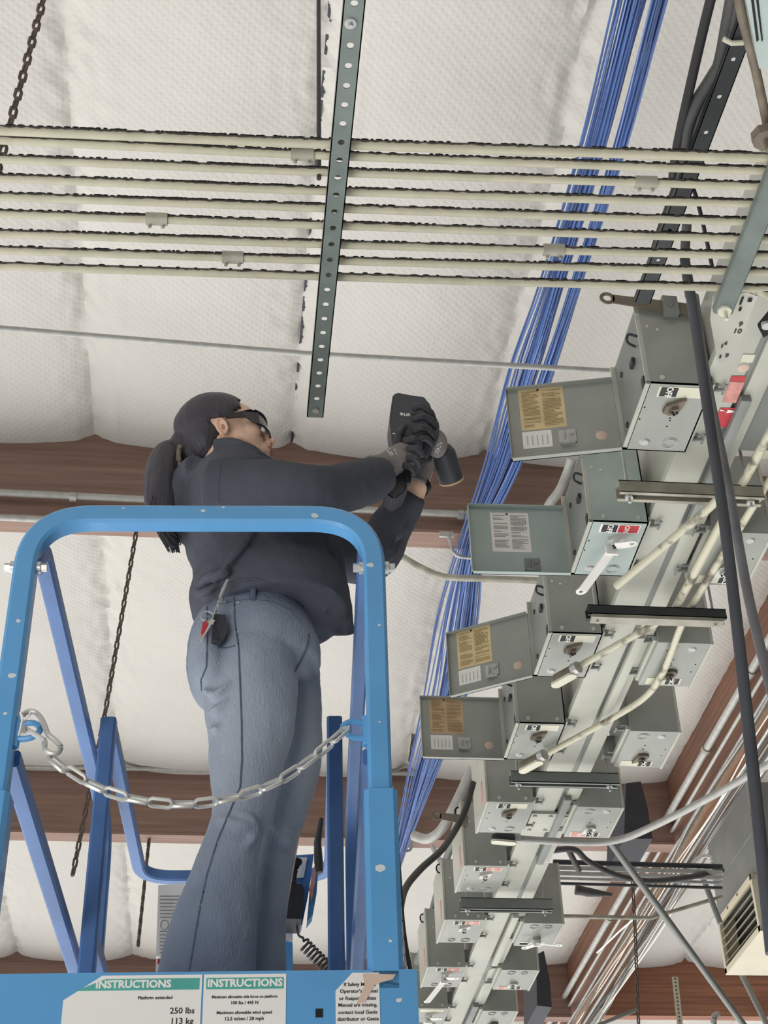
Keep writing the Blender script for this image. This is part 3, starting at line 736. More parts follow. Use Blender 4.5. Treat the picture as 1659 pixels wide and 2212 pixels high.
# conduits under and beside the busway
HP2 = 2.58
def fit(px0, px1, H, label, r=.016, flip=False, m='kick'):
    a = at(*px0, H=H); b = at(*px1, H=H); d = (b-a).normalized(); s = d.cross(UP).normalized()
    bm = BM(); tube(bm, [a+UP*.0, a+d*.012, a+d*.02, b], [.008, .017, .019, .018], 12)
    root = tag(finish(bm, 'conduit_elbow', m), label, 'conduit fitting', 'cream-lidded conduit bodies')
    bm = BM(); K = 10; w_ = .017
    pts = [a+d*.012+s*w_*math.cos(PI*j/K+0)-d*w_*math.sin(PI*j/K)*.7 for j in range(K+1)]+[b-s*w_, b+s*w_]
    pts = [a+d*.014+(s*math.cos(PI*j/K)-d*math.sin(PI*j/K))*w_ for j in range(K+1)]+[b-d*.014-(s*math.cos(PI*j/K)-d*math.sin(PI*j/K))*w_ for j in range(K+1)]
    prism(bm, [p+DN*.014 for p in pts], DN*.009); finish(bm, 'cover', 'cream', root, False)
    bm = BM(); tube(bm, [b-d*.004, b+d*.02], .021, 8); finish(bm, 'nut', 'galv', root)
def cp(pts, r, m, label, H=HP2, rad=.06, name='conduit', cap=None):
    P = fillet([at(p[0], p[1], H=(p[2] if len(p) > 2 else H)) for p in pts], rad, 7)
    bm = BM(); tube(bm, P, r, 12); return tag(finish(bm, name, m), label, 'conduit')
M['cond2'] = mat('worn_cream_conduit', (206, 203, 180), .5, 0, .1, 16, rgb2=(120, 112, 98), thr=(.34, .46))
cp([(1700, 870), (1640, 978), (1448, 1335)], .0135, 'cond2', 'worn cream conduit under the busway beside the poles, left of the pair', H=2.635)
cp([(1720, 960), (1663, 1035), (1475, 1340), (1440, 1440), (1404, 1502), (1330, 1548), (1178, 1630)], .0115, 'cond2', 'long cream conduit bending left to the lower conduit body', H=2.64, rad=.1)
cp([(1560, 1068), (1535, 1095), (1332, 1266)], .0125, 'cond2', 'short cream conduit with an open end below the white lever', H=2.55)
cp([(1420, 1345), (1250, 1440)], .0115, 'cond2', 'cream conduit joining the upper conduit body under the third box', H=2.60)
fit((1194, 1472), (1240, 1446), 2.585, 'cream-lidded conduit body at the foot of the third open box')
fit((1124, 1658), (1168, 1634), 2.585, 'cream-lidded conduit body at the foot of the brown-papered box')
fit((1062, 1808), (1112, 1812), 2.56, 'dark conduit body with pale lid at the left end of the long bent pipe', m='strutd')
cp([(1118, 1812), (1200, 1818), (1330, 1822), (1460, 1762), (1560, 1708), (1622, 1672), (1700, 1630)], .0145, 'emt', 'long bent steel pipe sweeping right from the low conduit body to the duct', H=2.57, rad=.35)
# pipes that go to the left switch boxes
pipe('steel_conduit', curve([at(865, 1200, Y=5.2), at(910, 1226, Y=5.1), at(962, 1246, Y=5.0), (at(1050, 1250, Y=4.9)), at(1160, 1254, Y=4.8), at(1250, 1262, Y=4.6)], 6), .013, 'strutz', 'dull conduit passing behind the woman\'s elbow to the third switch box', raw=True)
pipe('steel_conduit', curve([at(1236, 990, Y=4.2), at(1226, 1020, Y=4.25), at(1210, 1058, Y=4.3), at(1190, 1085, Y=4.35), at(1176, 1110, Y=4.4)], 6), .017, 'emt', 'short curved pipe between the first two open doors', raw=True)
pipe('steel_conduit', curve([at(1020, 1660, Y=6.6), at(985, 1735, Y=6.7), at(955, 1790, Y=6.8), at(925, 1812, Y=6.9), at(895, 1806, Y=7.0)], 6), .024, 'emt', 'thick steel pipe curving left beside the fifth box', raw=True)
pipe('steel_conduit', curve([at(1035, 1655, Y=6.8), at(1000, 1730, Y=6.9), at(985, 1800, Y=7.0), at(960, 1870, Y=7.2), at(915, 2040, Y=7.6), at(900, 2080, Y=7.7)], 6), .018, 'busdark', 'grey conduit running down behind the left row of boxes', raw=True)
pipe('black_cable', curve([at(1022, 1690, Y=5.3), at(1005, 1750, Y=5.3), at(985, 1790, Y=5.3), at(955, 1835, Y=5.2), at(910, 1876, Y=5.1), at(878, 1915, Y=5.0), at(866, 1955, Y=4.9), at(862, 2010, Y=4.8)], 6), .0125, 'cable', 'thick black cable looping down between the boxes and the lift', 'cable', raw=True)
pipe('steel_conduit', [at(935, 1830, Y=7.6), at(960, 1880, Y=7.4), at(965, 1930, Y=7.2)], .014, 'emt', 'short bent conduit behind the sixth box', rad=.1)
# poles leaning across the right side
M['pole'].node_tree.nodes['Principled BSDF'].inputs['Roughness'].default_value = .6
pipe('black_pole', curve([at(1479, 560, Y=2.62), at(1500, 690, Y=2.62), at(1534, 920, Y=2.62), at(1565, 1130, Y=2.62), at(1592, 1350, Y=2.62), at(1622, 1620, Y=2.62), at(1668, 2060, Y=2.62)], 5), .0125, 'pole', 'dark slate cord running down in front of the nearest box to the right edge', 'cord', raw=True)
pipe('grey_pole', curve([at(1500, 640, Y=2.72), at(1528, 830, Y=2.72), at(1573, 1050, Y=2.72), at(1617, 1290, Y=2.72), at(1668, 1500, Y=2.72)], 5), .0112, 'polel', 'scuffed grey cord right of the dark cord', 'cord', raw=True)
# dark channel and cables at upper right
HK = 2.80
a = at(1388, 655, H=HK); b = at(1588, 120, H=HK); d = (b-a).normalized(); b = b+d*.45
bm = BM(); perf(bm, a, b, .041, .0953, .0058, .02, .009); 
tag(finish(bm, 'perforated_channel', 'strutd', smooth=False), 'black perforated channel running back at the upper right beside dark cables', 'channel')
cr = [([(1550, -60), (1520, 60), (1490, 190), (1468, 290), (1458, 345), (1452, 400)], .0115, 'black', 'outermost dark cable left of the black perforated channel'),
      ([(1605, -60), (1580, 60), (1565, 120), (1530, 180), (1508, 215), (1485, 270), (1475, 345), (1462, 400)], .015, 'cable', 'thick charcoal cable curving onto the black perforated channel'),
      ([(1590, -60), (1572, 40), (1555, 130), (1530, 215), (1505, 280), (1488, 345), (1470, 420), (1440, 520)], .014, 'cable', 'charcoal cable tied along the black perforated channel'),
      ([(1520, 205), (1495, 260), (1478, 345), (1462, 400), (1420, 520), (1395, 620)], .011, 'black', 'thin dark cable between the thicker ones at upper right')]
for P, r, m, l in cr:
    pipe('dark_cable', curve([at(x, y, H=HK+.03) for x, y in P], 5), r, m, l, 'cable', raw=True)
bm = BM(); c0 = at(1572, 90, H=HK-.014); 
tube(bm, [at(1563, 84, H=HK-.01), at(1580, 93, H=HK-.012), at(1606, 92, H=HK-.01)], .006, 8); tag(finish(bm, 'cable_tie', 'cream'), 'translucent tie around cables on the black channel', 'cable tie')
pipe('dark_cable', curve([at(1497, 405, H=3.3), at(1508, 440, H=3.3), at(1520, 490, H=3.3), at(1535, 560, H=3.3), at(1548, 625, H=3.3)], 4), .006, 'black', 'thin black wire seen through the right part of the cream conduits', 'cable', raw=True)
pipe('dark_cable', [at(1484, 480, H=3.0), at(1478, 560, H=3.0), at(1490, 640, H=3.0)], .013, 'cable', 'dark cord end behind the lowest conduits', 'cable')
# speckled rope and pale cabinet corner at the top right
pipe('rope', curve([at(1588, -60, H=2.5), at(1600, 20, H=2.5), at(1612, 70, H=2.5), at(1632, 150, H=2.5), at(1645, 210, H=2.5), at(1664, 300, H=2.5)], 5), .0095, 'kick', 'brown speckled rope at the top right corner', 'rope', raw=True)
bm = BM(); P = [at(x, y, H=2.42) for x, y in [(1600, -60), (1640, 148), (1760, 150), (1760, -60)]]; prism(bm, P, UP*.25)
cab = tag(finish(bm, 'pale_cabinet', 'boxnew', smooth=False), 'pale mint cabinet corner with dark slots cut by the top right corner', 'cabinet')
bm = BM()
for x in (1617, 1628): prism(bm, [at(x, -40, H=2.419), at(x+6, -40, H=2.419), at(x+22-(x-1617)*.2, 86, H=2.419), at(x+17, 90, H=2.419)], DN*.001)
finish(bm, 'slot', 'dark', cab, smooth=False)
bm = BM(); c = at(1652, 290, H=2.47); disc(bm, c, DN, .03, .02, 8); tube(bm, [c-UP*.02, c-UP*.05], .007, 8); tag(finish(bm, 'rope_clamp', 'kick'), 'greasy clamp at the end of the speckled rope', 'clamp')
# ================================================================== right-hand background: girder conduits, duct, braces
def gp(px, H, X, r, m, label, name='girder_conduit', cat='conduit', y0=4.5, y1=22):
    bm = BM(); tube(bm, [(X, y0, 1.6+H), (X, y1, 1.6+H)], r, 10)
    return tag(finish(bm, name, m), label, cat, 'conduits along the wooden girder')
gp(0, 5.66, 3.80, .030, 'emt', 'thickest pale conduit clipped along the left side of the girder')
gp(0, 5.56, 3.84, .014, 'emt', 'thin pale conduit beside the thick one on the girder')
gp(0, 5.53, 3.93, .014, 'galv', 'thin steel conduit under the left edge of the girder')
gp(0, 5.50, 4.08, .016, 'emt', 'steel conduit under the middle of the girder')
gp(0, 5.52, 4.20, .02, 'galv', 'steel conduit under the right edge of the girder')
gp(0, 5.58, 4.27, .024, 'emt', 'pale conduit along the right side of the girder')
for y in (8.3, 9.4, 10.6, 12.2, 14.1):
    bm = BM(); tube(bm, [(3.80, y, 7.26), (3.80, y+.06, 7.26)], .040, 12); tag(finish(bm, 'conduit_coupling', 'strutz'), {8.3: 'nearest', 9.4: 'second nearest', 10.6: 'middle', 12.2: 'second farthest', 14.1: 'farthest'}[y]+' steel coupling on the thick conduit along the girder', 'conduit coupling', None)
rng = random.Random(5)
for k in range(14):
    x0 = rng.uniform(3.90, 4.25); pts = []
    for j in range(14): pts.append(Vector((x0+rng.uniform(-.035, .035), 5+j*1.25, 7.06+rng.uniform(-.04, .02))))
    bm = BM(); tube(bm, curve(pts, 4), rng.choice((.006, .008, .010)), 6)
    tag(finish(bm, 'wire', rng.choice(('white', 'emt', 'kick', 'cable', 'white'))), 'loose wire running along under the wooden girder', 'wire', 'loose wires under the girder')
pipe('white_wire', curve([at(1290, 2058, Y=13), at(1340, 2010, Y=12), at(1368, 1985, Y=11.6), at(1380, 1960, Y=11.5)], 5), .008, 'white', 'white wire drooping off the girder bottom', 'wire', raw=True)
# duct unit with louvred outlet
du = thing('air_duct', (3.35, 8.75, 1.6+3.85), 'big grey air duct with a cream louvred outlet at the right edge', 'air duct')
bm = BM(); abox(bm, (3.36, 8.72, 5.47), (4.30, 9.70, 6.02), .01); finish(bm, 'duct_body', 'vent', du)
bm = BM()
abox(bm, (3.352, 8.72, 5.70), (3.362, 9.7, 5.712)); abox(bm, (3.35, 8.71, 5.47), (3.40, 8.76, 6.03)); finish(bm, 'seam', 'busdark', du)
bm = BM()
for z in (5.60, 5.80): disc(bm, (3.349, 8.74, z), -VX, .008, .004, 8)
finish(bm, 'screw', 'dark', du)
X_, Ya, Yb, Za, Zb = 3.33, 8.89, 9.66, 5.10, 5.47
bm = BM(); t = .035
abox(bm, (X_, Ya, Za), (X_+.03, Yb, Za+t)); abox(bm, (X_, Ya, Zb-t), (X_+.03, Yb, Zb)); abox(bm, (X_, Ya, Za), (X_+.03, Ya+t, Zb)); abox(bm, (X_, Yb-t, Za), (X_+.03, Yb, Zb))
abox(bm, (X_+.001, Ya, Za-.004), (4.25, Yb, Za+.004)); abox(bm, (X_+.03, Ya, Za), (4.25, Ya+.01, Zb)); abox(bm, (X_+.03, Yb-.01, Za), (4.25, Yb, Zb)); abox(bm, (4.24, Ya, Za), (4.25, Yb, Zb))
abox(bm, (X_+.2, Ya-.004, Za+.05), (X_+.5, Ya, Zb-.05))
out_ = finish(bm, 'outlet', 'ventc', du, False)
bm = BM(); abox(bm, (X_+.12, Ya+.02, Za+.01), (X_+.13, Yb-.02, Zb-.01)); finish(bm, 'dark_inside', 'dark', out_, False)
for k in range(6):
    z = Za+.055+k*.052; bm = BM()
    prism(bm, [Vector((X_+.006, Ya+t, z)), Vector((X_+.006, Yb-t, z+.008)), Vector((X_+.034, Yb-t, z+.026)), Vector((X_+.040, Ya+t, z+.020))], Vector((0, 0, .003))); finish(bm, 'louvre', 'ventc', out_, False)
bm = BM()
for y in (Ya+.02, Ya+.3, Ya+.52, Yb-.02): disc(bm, (X_, y, Zb-.017), -VX, .011, .004, 8)
finish(bm, 'screw', 'kick', out_)
bm = BM(); tube(bm, fillet([(3.36, 8.9, 5.9), (3.0, 8.9, 5.95)], .02), .02, 8); bm.free()
# rods and braces
pipe('brace_pipe', [at(1318, 1818, Y=6.4), at(1440, 1985, Y=6.9), at(1625, 2240, Y=7.6)], .017, 'vent', 'long grey brace pipe slanting down to the bottom right corner', 'pipe', raw=True)
pipe('brace_pipe', [at(1512, 1880, Y=8.6), at(1556, 1995, Y=8.6)], .017, 'busdark', 'short dark rod leaning against the cream outlet', 'pipe', raw=True)
pipe('brace_pipe', [at(1600, 2100, Y=9.8), at(1665, 2230, Y=9.8)], .02, 'vent', 'grey rod below the cream louvred outlet', 'pipe', raw=True)
pipe('cross_pipe', [at(1200, 1979, Y=9.0), at(1405, 1983, Y=9.0), at(1560, 1937, Y=9.0)], .013, 'strutz', 'thin pipe crossing behind the boxes and rising to the duct', 'pipe', raw=True)
pipe('cross_pipe', [at(1290, 2215, Y=15.5), at(1378, 2180, Y=15.5)], .02, 'vent', 'thin diagonal pipe at the bottom beside the chain', 'pipe', raw=True)
for i, (dy, r, m, l) in enumerate(((1868, .015, 'strutd', 'darkest'), (1880, .013, 'emt', 'upper pale'), (1892, .013, 'emt', 'middle'), (1903, .009, 'galv', 'lower thin'), (1914, .009, 'strutd', 'lowest dark'))):
    pipe('cross_conduit', [at(1195, dy-6, Y=8.4), at(1560, dy+4, Y=8.4)], r, m, f'{l} of the stacked conduits crossing from the busway to the duct', group='conduits crossing to the duct', raw=True)
pipe('black_cable', curve([at(1185, 1838, Y=7.9), at(1240, 1835, Y=7.9), at(1270, 1860, Y=8.0), at(1330, 1890, Y=8.1), at(1400, 1903, Y=8.2), at(1480, 1896, Y=8.3), at(1560, 1880, Y=8.5)], 5), .017, 'cable', 'slack black cable drooping across the stacked conduits', 'cable', raw=True)
pipe('black_cable', curve([at(1225, 1830, Y=7.9), at(1240, 1860, Y=8.0), at(1250, 1880, Y=8.1)], 5), .017, 'cable', 'short dark cable dropping from the busway to the stacked conduits', 'cable', raw=True)
bm = BM(); P = [at(x, y, Y=8.6) for x, y in [(1352, 1692), (1384, 1688), (1398, 1740), (1410, 1812), (1348, 1812)]]; prism(bm, P, VY*.5)
tag(finish(bm, 'dark_enclosure', 'navy', smooth=False), 'dark slate enclosure hanging right of the weathered switch box', 'enclosure')
bm = BM(); P = [at(x, y, Y=10.2) for x, y in [(1158, 2062), (1175, 2054), (1188, 2120), (1192, 2176), (1160, 2172)]]; prism(bm, P, VY*.5)
tag(finish(bm, 'dark_enclosure', 'navy', smooth=False), 'dark slate enclosure low down, right of the second-lowest switch box', 'enclosure')
bm = BM(); tube(bm, [at(1243, 1922, Y=8.0), at(1256, 1924, Y=8.0), at(1270, 1927, Y=8.0), at(1322, 1933, Y=8.0)], [.028, .026, .026, .01], 10)
tag(finish(bm, 'dark_plug_connector', 'cable'), 'dark tapered cord connector hanging below the stacked conduits', 'connector')
bm = BM(); a = at(1458, 2110, Y=14.8); b = at(1474, 2260, Y=14.8); w_ = .03
prism(bm, [a-VX*w_, a+VX*w_, b+VX*w_, b-VX*w_], VY*.004)
st = tag(finish(bm, 'perforated_strap', 'cream', smooth=False), 'pale perforated strap hanging in front of the bright wooden beam', 'strap')
bm = BM(); d = b-a
for k in range(18): disc(bm, a+d*(k+.5)/18, -VY, .011, .002, 8)
finish(bm, 'hole', 'kick', st)
pipe('pipe_hook', curve([at(1552, 2190, Y=14), at(1543, 2196, Y=14), at(1542, 2210, Y=14), at(1552, 2230, Y=14)], 4), .03, 'emt', 'curled pipe end at the bottom right', 'pipe', raw=True)
bm = BM(); c = at(1505, 1862, Y=8.5)
tube(bm, curve([at(1488, 1880, Y=8.5), at(1500, 1862, Y=8.5), at(1515, 1850, Y=8.5), at(1535, 1852, Y=8.5), at(1538, 1872, Y=8.5), at(1520, 1882, Y=8.5)], 5), [.012]*26, 8)
tag(finish(bm, 'looped_fitting', 'white'), 'bright white looped fitting beside the grey duct', 'fitting')
# chain and cord dropping beside the lift
chain('hanging_chain', [at(845, 1700, Y=2.9), at(852, 1800, Y=2.9), at(866, 2010, Y=2.9), at(888, 2240, Y=2.9)], .022, .013, .0022, 'galv', 'fine pale chain hanging down the right side of the blue lift')
pipe('black_cable', curve([at(853, 1760, Y=3.0), at(862, 1880, Y=3.0), at(872, 2010, Y=3.0), at(890, 2120, Y=3.0), at(902, 2240, Y=3.0)], 5), .0045, 'black', 'thin black cord hanging with the fine chain beside the lift', 'cord', raw=True)
# ================================================================== scissor lift platform
YAW = -.062
LFZ = 2.36
LC = Vector((-.055, 2.56, LFZ))
lift = thing('scissor_lift', LC, 'blue scissor lift platform with guard rails carrying the woman', 'scissor lift', rot=(0, 0, YAW))
def LF(bm, nm, m, par=lift, sm=True): return finish(bm, nm, m, par, sm, local=True)
T = .043; WH = .343; RT = 1.118-.02
# entrance arch (local: x across, y away, z up)
bm = BM(); path = fillet([(-WH, 0, .0), (-WH, 0, RT), (WH, 0, RT), (WH, 0, .0)], .125, 12); sqtube(bm, path, T, T, up=VY)
arch = LF(bm, 'entrance_arch', 'blue')
for s in (-1, 1):
    bm = BM(); sqtube(bm, [(s*WH, 0, .12), (s*WH, 0, .482)], T+.017, T+.017, up=VY); LF(bm, 'post_sleeve', 'blue')
    z = RT-.120
    for q in (-1, 1):
        bm = BM()
        tube(bm, [(s*WH+q*T/2, .0, z), (s*WH+q*(T/2+.008), .0, z)], .013, 14); tube(bm, [(s*WH+q*(T/2+.008), 0, z), (s*WH+q*(T/2+.020), 0, z)], .009, 6)
        LF(bm, 'bolt', 'chrome', arch)
    bm = BM(); z = .612; e = s*(WH-T/2)
    tube(bm, curve([(e, 0, z+.016), (e-s*.03, -.004, z+.018), (e-s*.045, -.006, z+.004), (e-s*.03, -.004, z-.012), (e, 0, z-.014)], 5), .006, 8); tube(bm, [(e, 0, z-.03), (e, 0, z+.03)], .009, 8)
    LF(bm, 'eye', 'blue', arch)
    bm = BM()   # side top rail of the near section
    P = fillet([(s*(WH-.012), .02, RT-.105), (s*(WH-.012), .06, RT-.03), (s*(WH-.012), 1.36, RT-.04), (s*(WH-.012), 1.42, .05)], .12, 8)
    sqtube(bm, P, .034, .034, up=VX); LF(bm, 'side_rail', 'blued')
    bm = BM(); sqtube(bm, [(s*(WH-.012), .03, .575), (s*(WH-.012), 1.40, .545)], .034, .034, up=VX); LF(bm, 'mid_rail', 'blued')
    bm = BM(); P = [(s*(WH-.065), .86, .0), (s*(WH-.065), .86, RT+.01)]; sqtube(bm, P, .038, .038, up=VX)
    pst = LF(bm, 'post', 'blued')
    bm = BM(); disc(bm, (s*(WH-.065), .84, .235), -VY, .014, .008, 16); disc(bm, (s*(WH-.065), .832, .235), -VY, .010, .008, 6); LF(bm, 'bolt', 'galv', pst)
    bm = BM(); abox(bm, (s*(WH+.012)-.004, .02, 0), (s*(WH+.012)+.004, 1.80, .15), .002); LF(bm, 'side_toe_board', 'blue')
    bm = BM(); sqtube(bm, [(s*(WH-.065), .88, .56), (s*(WH-.065), 1.78, .56)], .032, .032, up=VX); LF(bm, 'mid_rail', 'blued')
bm = BM(); q = WH-.065; sqtube(bm, fillet([(-q, .862, RT), (-q, 1.80, RT), (q, 1.80, RT), (q, .862, RT)], .10, 10), .034, .034); LF(bm, 'rear_rail', 'blued')
bm = BM(); abox(bm, (-WH-.02, 0, -.05), (WH+.02, 1.84, 0), .004); LF(bm, 'deck', 'blued')
bm = BM(); abox(bm, (-WH-.055, -.030, -.05), (WH+.052, -.022, .152), .003); toe = LF(bm, 'toe_board', 'blue')
bm = BM(); abox(bm, (-WH-.02, 1.8, 0), (WH+.02, 1.81, .15), .002); LF(bm, 'toe_board', 'blue')
# decals on the toe board
def dec(x0, x1, z0, z1, y=-.0306, t=.0006): return [(x0, y, z0), (x1, y, z0), (x1, y, z1), (x0, y, z1)]
yd = -.0306
def toe_label(x0, x1, z0, z1, head, lines, cut=None, tk=.075, frame_=True):
    bm = BM(); pts = dec(x0, x1, z0, z1)
    if cut: pts = [(x0, yd, z0), (x1, yd, z0), (x1, yd, z1), (x0+cut[0], yd, z1), (x0, yd, z1-cut[1])]
    prism(bm, pts, Vector((0, -.0006, 0)), 0)
    if head:
        hx0 = x0+(cut[0]*.6 if cut else .004)
        prism(bm, [(hx0-(.018 if cut else 0), yd-.0007, z1-.025), (x1-.004, yd-.0007, z1-.025), (x1-.004, yd-.0007, z1-.006), (hx0+(.03 if cut else 0), yd-.0007, z1-.006)], Vector((0, -.0004, 0)), 1)
        text(bm, head, .0175, ((x0+x1)/2, yd-.0013, z1-.0155), VX, UP, mi=2, bold=.0007)
    for (s_, sz, xx, zz) in lines: text(bm, s_, sz, (xx, yd-.0012, zz), VX, UP, mi=3, bold=.0002)
    return LF(bm, 'decal', ['white', 'teal', 'white', 'inkb'], toe, False)
def lx(px): return (at(px, 2165, Y=2.54)-LC).x*1.0+.004
zt = .146
a0, a1 = lx(133), lx(432); b0, b1 = lx(436), lx(614); c0, c1 = lx(720), lx(814)
toe_label(a0, a1, zt-.09, zt, 'INSTRUCTIONS', [('Platform extended', .0075, a1-.075, zt-.038), ('250 lbs', .014, a1-.03, zt-.060), ('113 kg', .014, a1-.03, zt-.077)], cut=(.06, .04))
toe_label(b0, b1, zt-.09, zt, 'INSTRUCTIONS', [('Maximum allowable side force on platform', .0062, (b0+b1)/2, zt-.038), ('100 lbs / 445 N', .0072, (b0+b1)/2, zt-.048), ('Maximum allowable wind speed', .0070, (b0+b1)/2, zt-.064), ('12.5 m/sec / 28 mph', .0078, (b0+b1)/2, zt-.074)])
toe_label(c0, c1, zt-.10, zt, None, [('If Safety Manual,', .0082, (c0+c1)/2+.004, zt-.020), ('Operator\'s Manual', .0082, (c0+c1)/2+.002, zt-.031), ('or Responsibilities', .0082, (c0+c1)/2, zt-.043), ('Manual are missing,', .0082, (c0+c1)/2, zt-.054), ('contact local Genie', .0082, (c0+c1)/2, zt-.066), ('distributor or Genie', .0082, (c0+c1)/2, zt-.077)], cut=(.028, .03))
bm = BM(); prism(bm, [(c0+.045, yd-.0016, zt-.002), (c0+.1, yd-.0016, zt-.004), (c0+.095, yd-.0016, zt-.012), (c0+.065, yd-.0016, zt-.02), (c0+.048, yd-.0016, zt-.05), (c0+.034, yd-.0016, zt-.052), (c0+.048, yd-.0016, zt-.022)], Vector((0, -.0004, 0))); LF(bm, 'tape', 'peach', toe, False)
bm = BM(); hx = lx(685); prism(bm, dec(hx-.006, hx+.006, .073, .087), Vector((0, -.0006, 0))); LF(bm, 'slot', 'dark', toe, False)
# paint chips
bm = BM(); rng = random.Random(11)
def chip(c, u_, v_, s_):
    prism(bm, [Vector(c)+u_*s_*math.cos(a_)*rng.uniform(.6, 1.1)+v_*s_*.7*math.sin(a_)*rng.uniform(.6, 1.1) for a_ in [k*PI/4 for k in range(8)]], u_.cross(v_)*.0005)
for x, z, s_ in ((.06, RT+.004, .006), (.10, RT+.013, .004), (.285, RT-.008, .009), (-.10, RT+.01, .003)): chip((x-.06, -T/2-.0002, z), VX, UP, s_)
for z, s_ in ((.97, .009), (.83, .004), (.33, .011), (.20, .004), (.62, .003)): chip((WH+rng.uniform(-.01, .01), -T/2-.0002-(.0085 if z < .48 else 0), z), VX, UP, s_)
for z, s_ in ((.84, .006), (.72, .008), (.64, .005)): chip((-WH+rng.uniform(-.012, .012), -T/2-.0002, z), VX, UP, s_)
chip((WH+.02, yd+.0003, .10), VX, UP, .006); LF(bm, 'paint_chip', 'chip', arch, False)
# control box on the right rail
rootc = thing('control_box', lift.matrix_basis @ Vector((.2, 1.3, .8)), 'blue lift control box with black joystick housing, hung behind the woman\'s knees', 'control box')
def cpx(x, y, Y): return at(x, y, Y=Y)
bm = BM(); P = [cpx(x, y, 3.95) for x, y in [(622, 1848), (678, 1845), (668, 1920), (652, 1998), (606, 2000)]]; prism(bm, P, VY*.06)
finish(bm, 'panel', 'blued', rootc, False)
bm = BM(); P = [cpx(x, y, 3.945) for x, y in [(626, 1852), (664, 1852), (656, 1895), (622, 1897)]]; prism(bm, P, VY*.004); finish(bm, 'instruction_sheet', 'white', rootc, False)
bm = BM(); P = [cpx(x, y, 3.84) for x, y in [(609, 1908), (652, 1910), (658, 1922), (652, 1985), (606, 1984)]]; prism(bm, P, VY*.10)
jb = finish(bm, 'joystick_housing', 'black', rootc, False)
bm = BM(); P = [cpx(x, y, 3.838) for x, y in [(613, 1917), (628, 1917), (620, 1962), (611, 1961)]]; prism(bm, P, VY*.003); finish(bm, 'label', 'white', jb, False)
bm = BM(); tube(bm, curve([cpx(628, 1912, 3.88), cpx(631, 1885, 3.88), cpx(637, 1864, 3.88), cpx(638, 1856, 3.88)], 4), [.018, .015, .014, .014, .014, .014, .014, .015, .018, .019, .019, .018, .01][:13], 12); finish(bm, 'joystick', 'black', jb)
bm = BM(); P = [cpx(x, y, 3.9) for x, y in [(664, 1990), (672, 1900), (684, 1850), (688, 1868), (684, 1930), (676, 1975)]]; prism(bm, P, VY*.05); finish(bm, 'side_plate', 'blue', rootc, False)
bm = BM(); P = [cpx(x, y, 3.88) for x, y in [(683, 1855), (684, 1885), (673, 1950), (668, 1920)]]; prism(bm, P, VY*.01); finish(bm, 'warning_label', 'pink', rootc, False)
bm = BM(); tube(bm, [cpx(694, 1768, 3.86), cpx(686, 1820, 3.86), cpx(688, 1862, 3.86), cpx(690, 1885, 3.86)], [.006, .010, .012, .009], 8); finish(bm, 'hinge_arm', 'strutd', rootc)
bm = BM(); P = [cpx(x, y, 4.0) for x, y in [(604, 2034), (632, 2034), (633, 2100), (625, 2118), (603, 2120)]]; prism(bm, P, VY*.03); finish(bm, 'lower_plate', 'blue', rootc, False)
bm = BM(); P = [cpx(x, y, 3.99) for x, y in [(606, 1998), (633, 1998), (632, 2032), (620, 2030), (604, 2034)]]; prism(bm, P, VY*.03); finish(bm, 'lower_label', 'white', rootc, False)
# coiled cord
pts = []; a = cpx(655, 2038, 3.9); b = cpx(716, 2100, 3.9); n_ = 9*12
for k in range(n_+1):
    t_ = k/n_; c = a.lerp(b, t_); d = (b-a).normalized(); s_, u_ = frame(d); th = 2*PI*9*t_
    pts.append(c+(s_*math.cos(th)+u_*math.sin(th))*.016)
bm = BM(); tube(bm, curve([cpx(641, 2002, 3.9), cpx(645, 2020, 3.9), cpx(655, 2026, 3.9)], 5)+pts, .0032, 6)
finish(bm, 'coiled_cord', 'cable', rootc)
# document box behind the legs at left
db = thing('manual_box', at(365, 2000, Y=4.25), 'white document box covered in printed sheets hung on the rear rail', 'box')
bm = BM(); P = [at(x, y, Y=4.22) for x, y in [(342, 1912), (398, 1908), (398, 2066), (337, 2066)]]; prism(bm, P, VY*.08); finish(bm, 'upper_sheet', 'white', db, False)
bm = BM(); P = [at(x, y, Y=4.21) for x, y in [(337, 2070), (398, 2070), (398, 2130), (335, 2130)]]; prism(bm, P, VY*.08); finish(bm, 'lower_sheet', 'white', db, False)
bm = BM(); r_ = random.Random(2)
for k in range(17):
    y = 1935+k*7.6
    if 1985 < y < 2010: continue
    P = [at(x, yy, Y=4.215) for x, yy in [(345, y), (345+r_.uniform(25, 48), y), (345+40, y+2.2), (345, y+2.2)]]; prism(bm, P, -VY*.0008)
c = at(355, 1998, Y=4.214); tube(bm, [c+Vector((math.cos(k*PI/8)*.011, 0, math.sin(k*PI/8)*.014)) for k in range(16)], .0012, 4, closed=True, up=VY)
finish(bm, 'print', 'inkg', db, False)
bm = BM(); P = [at(x, y, Y=4.208) for x, y in [(341, 2072), (348, 2072), (347, 2082), (340, 2082)]]; prism(bm, P, -VY*.001); finish(bm, 'red_mark', 'red', db, False)
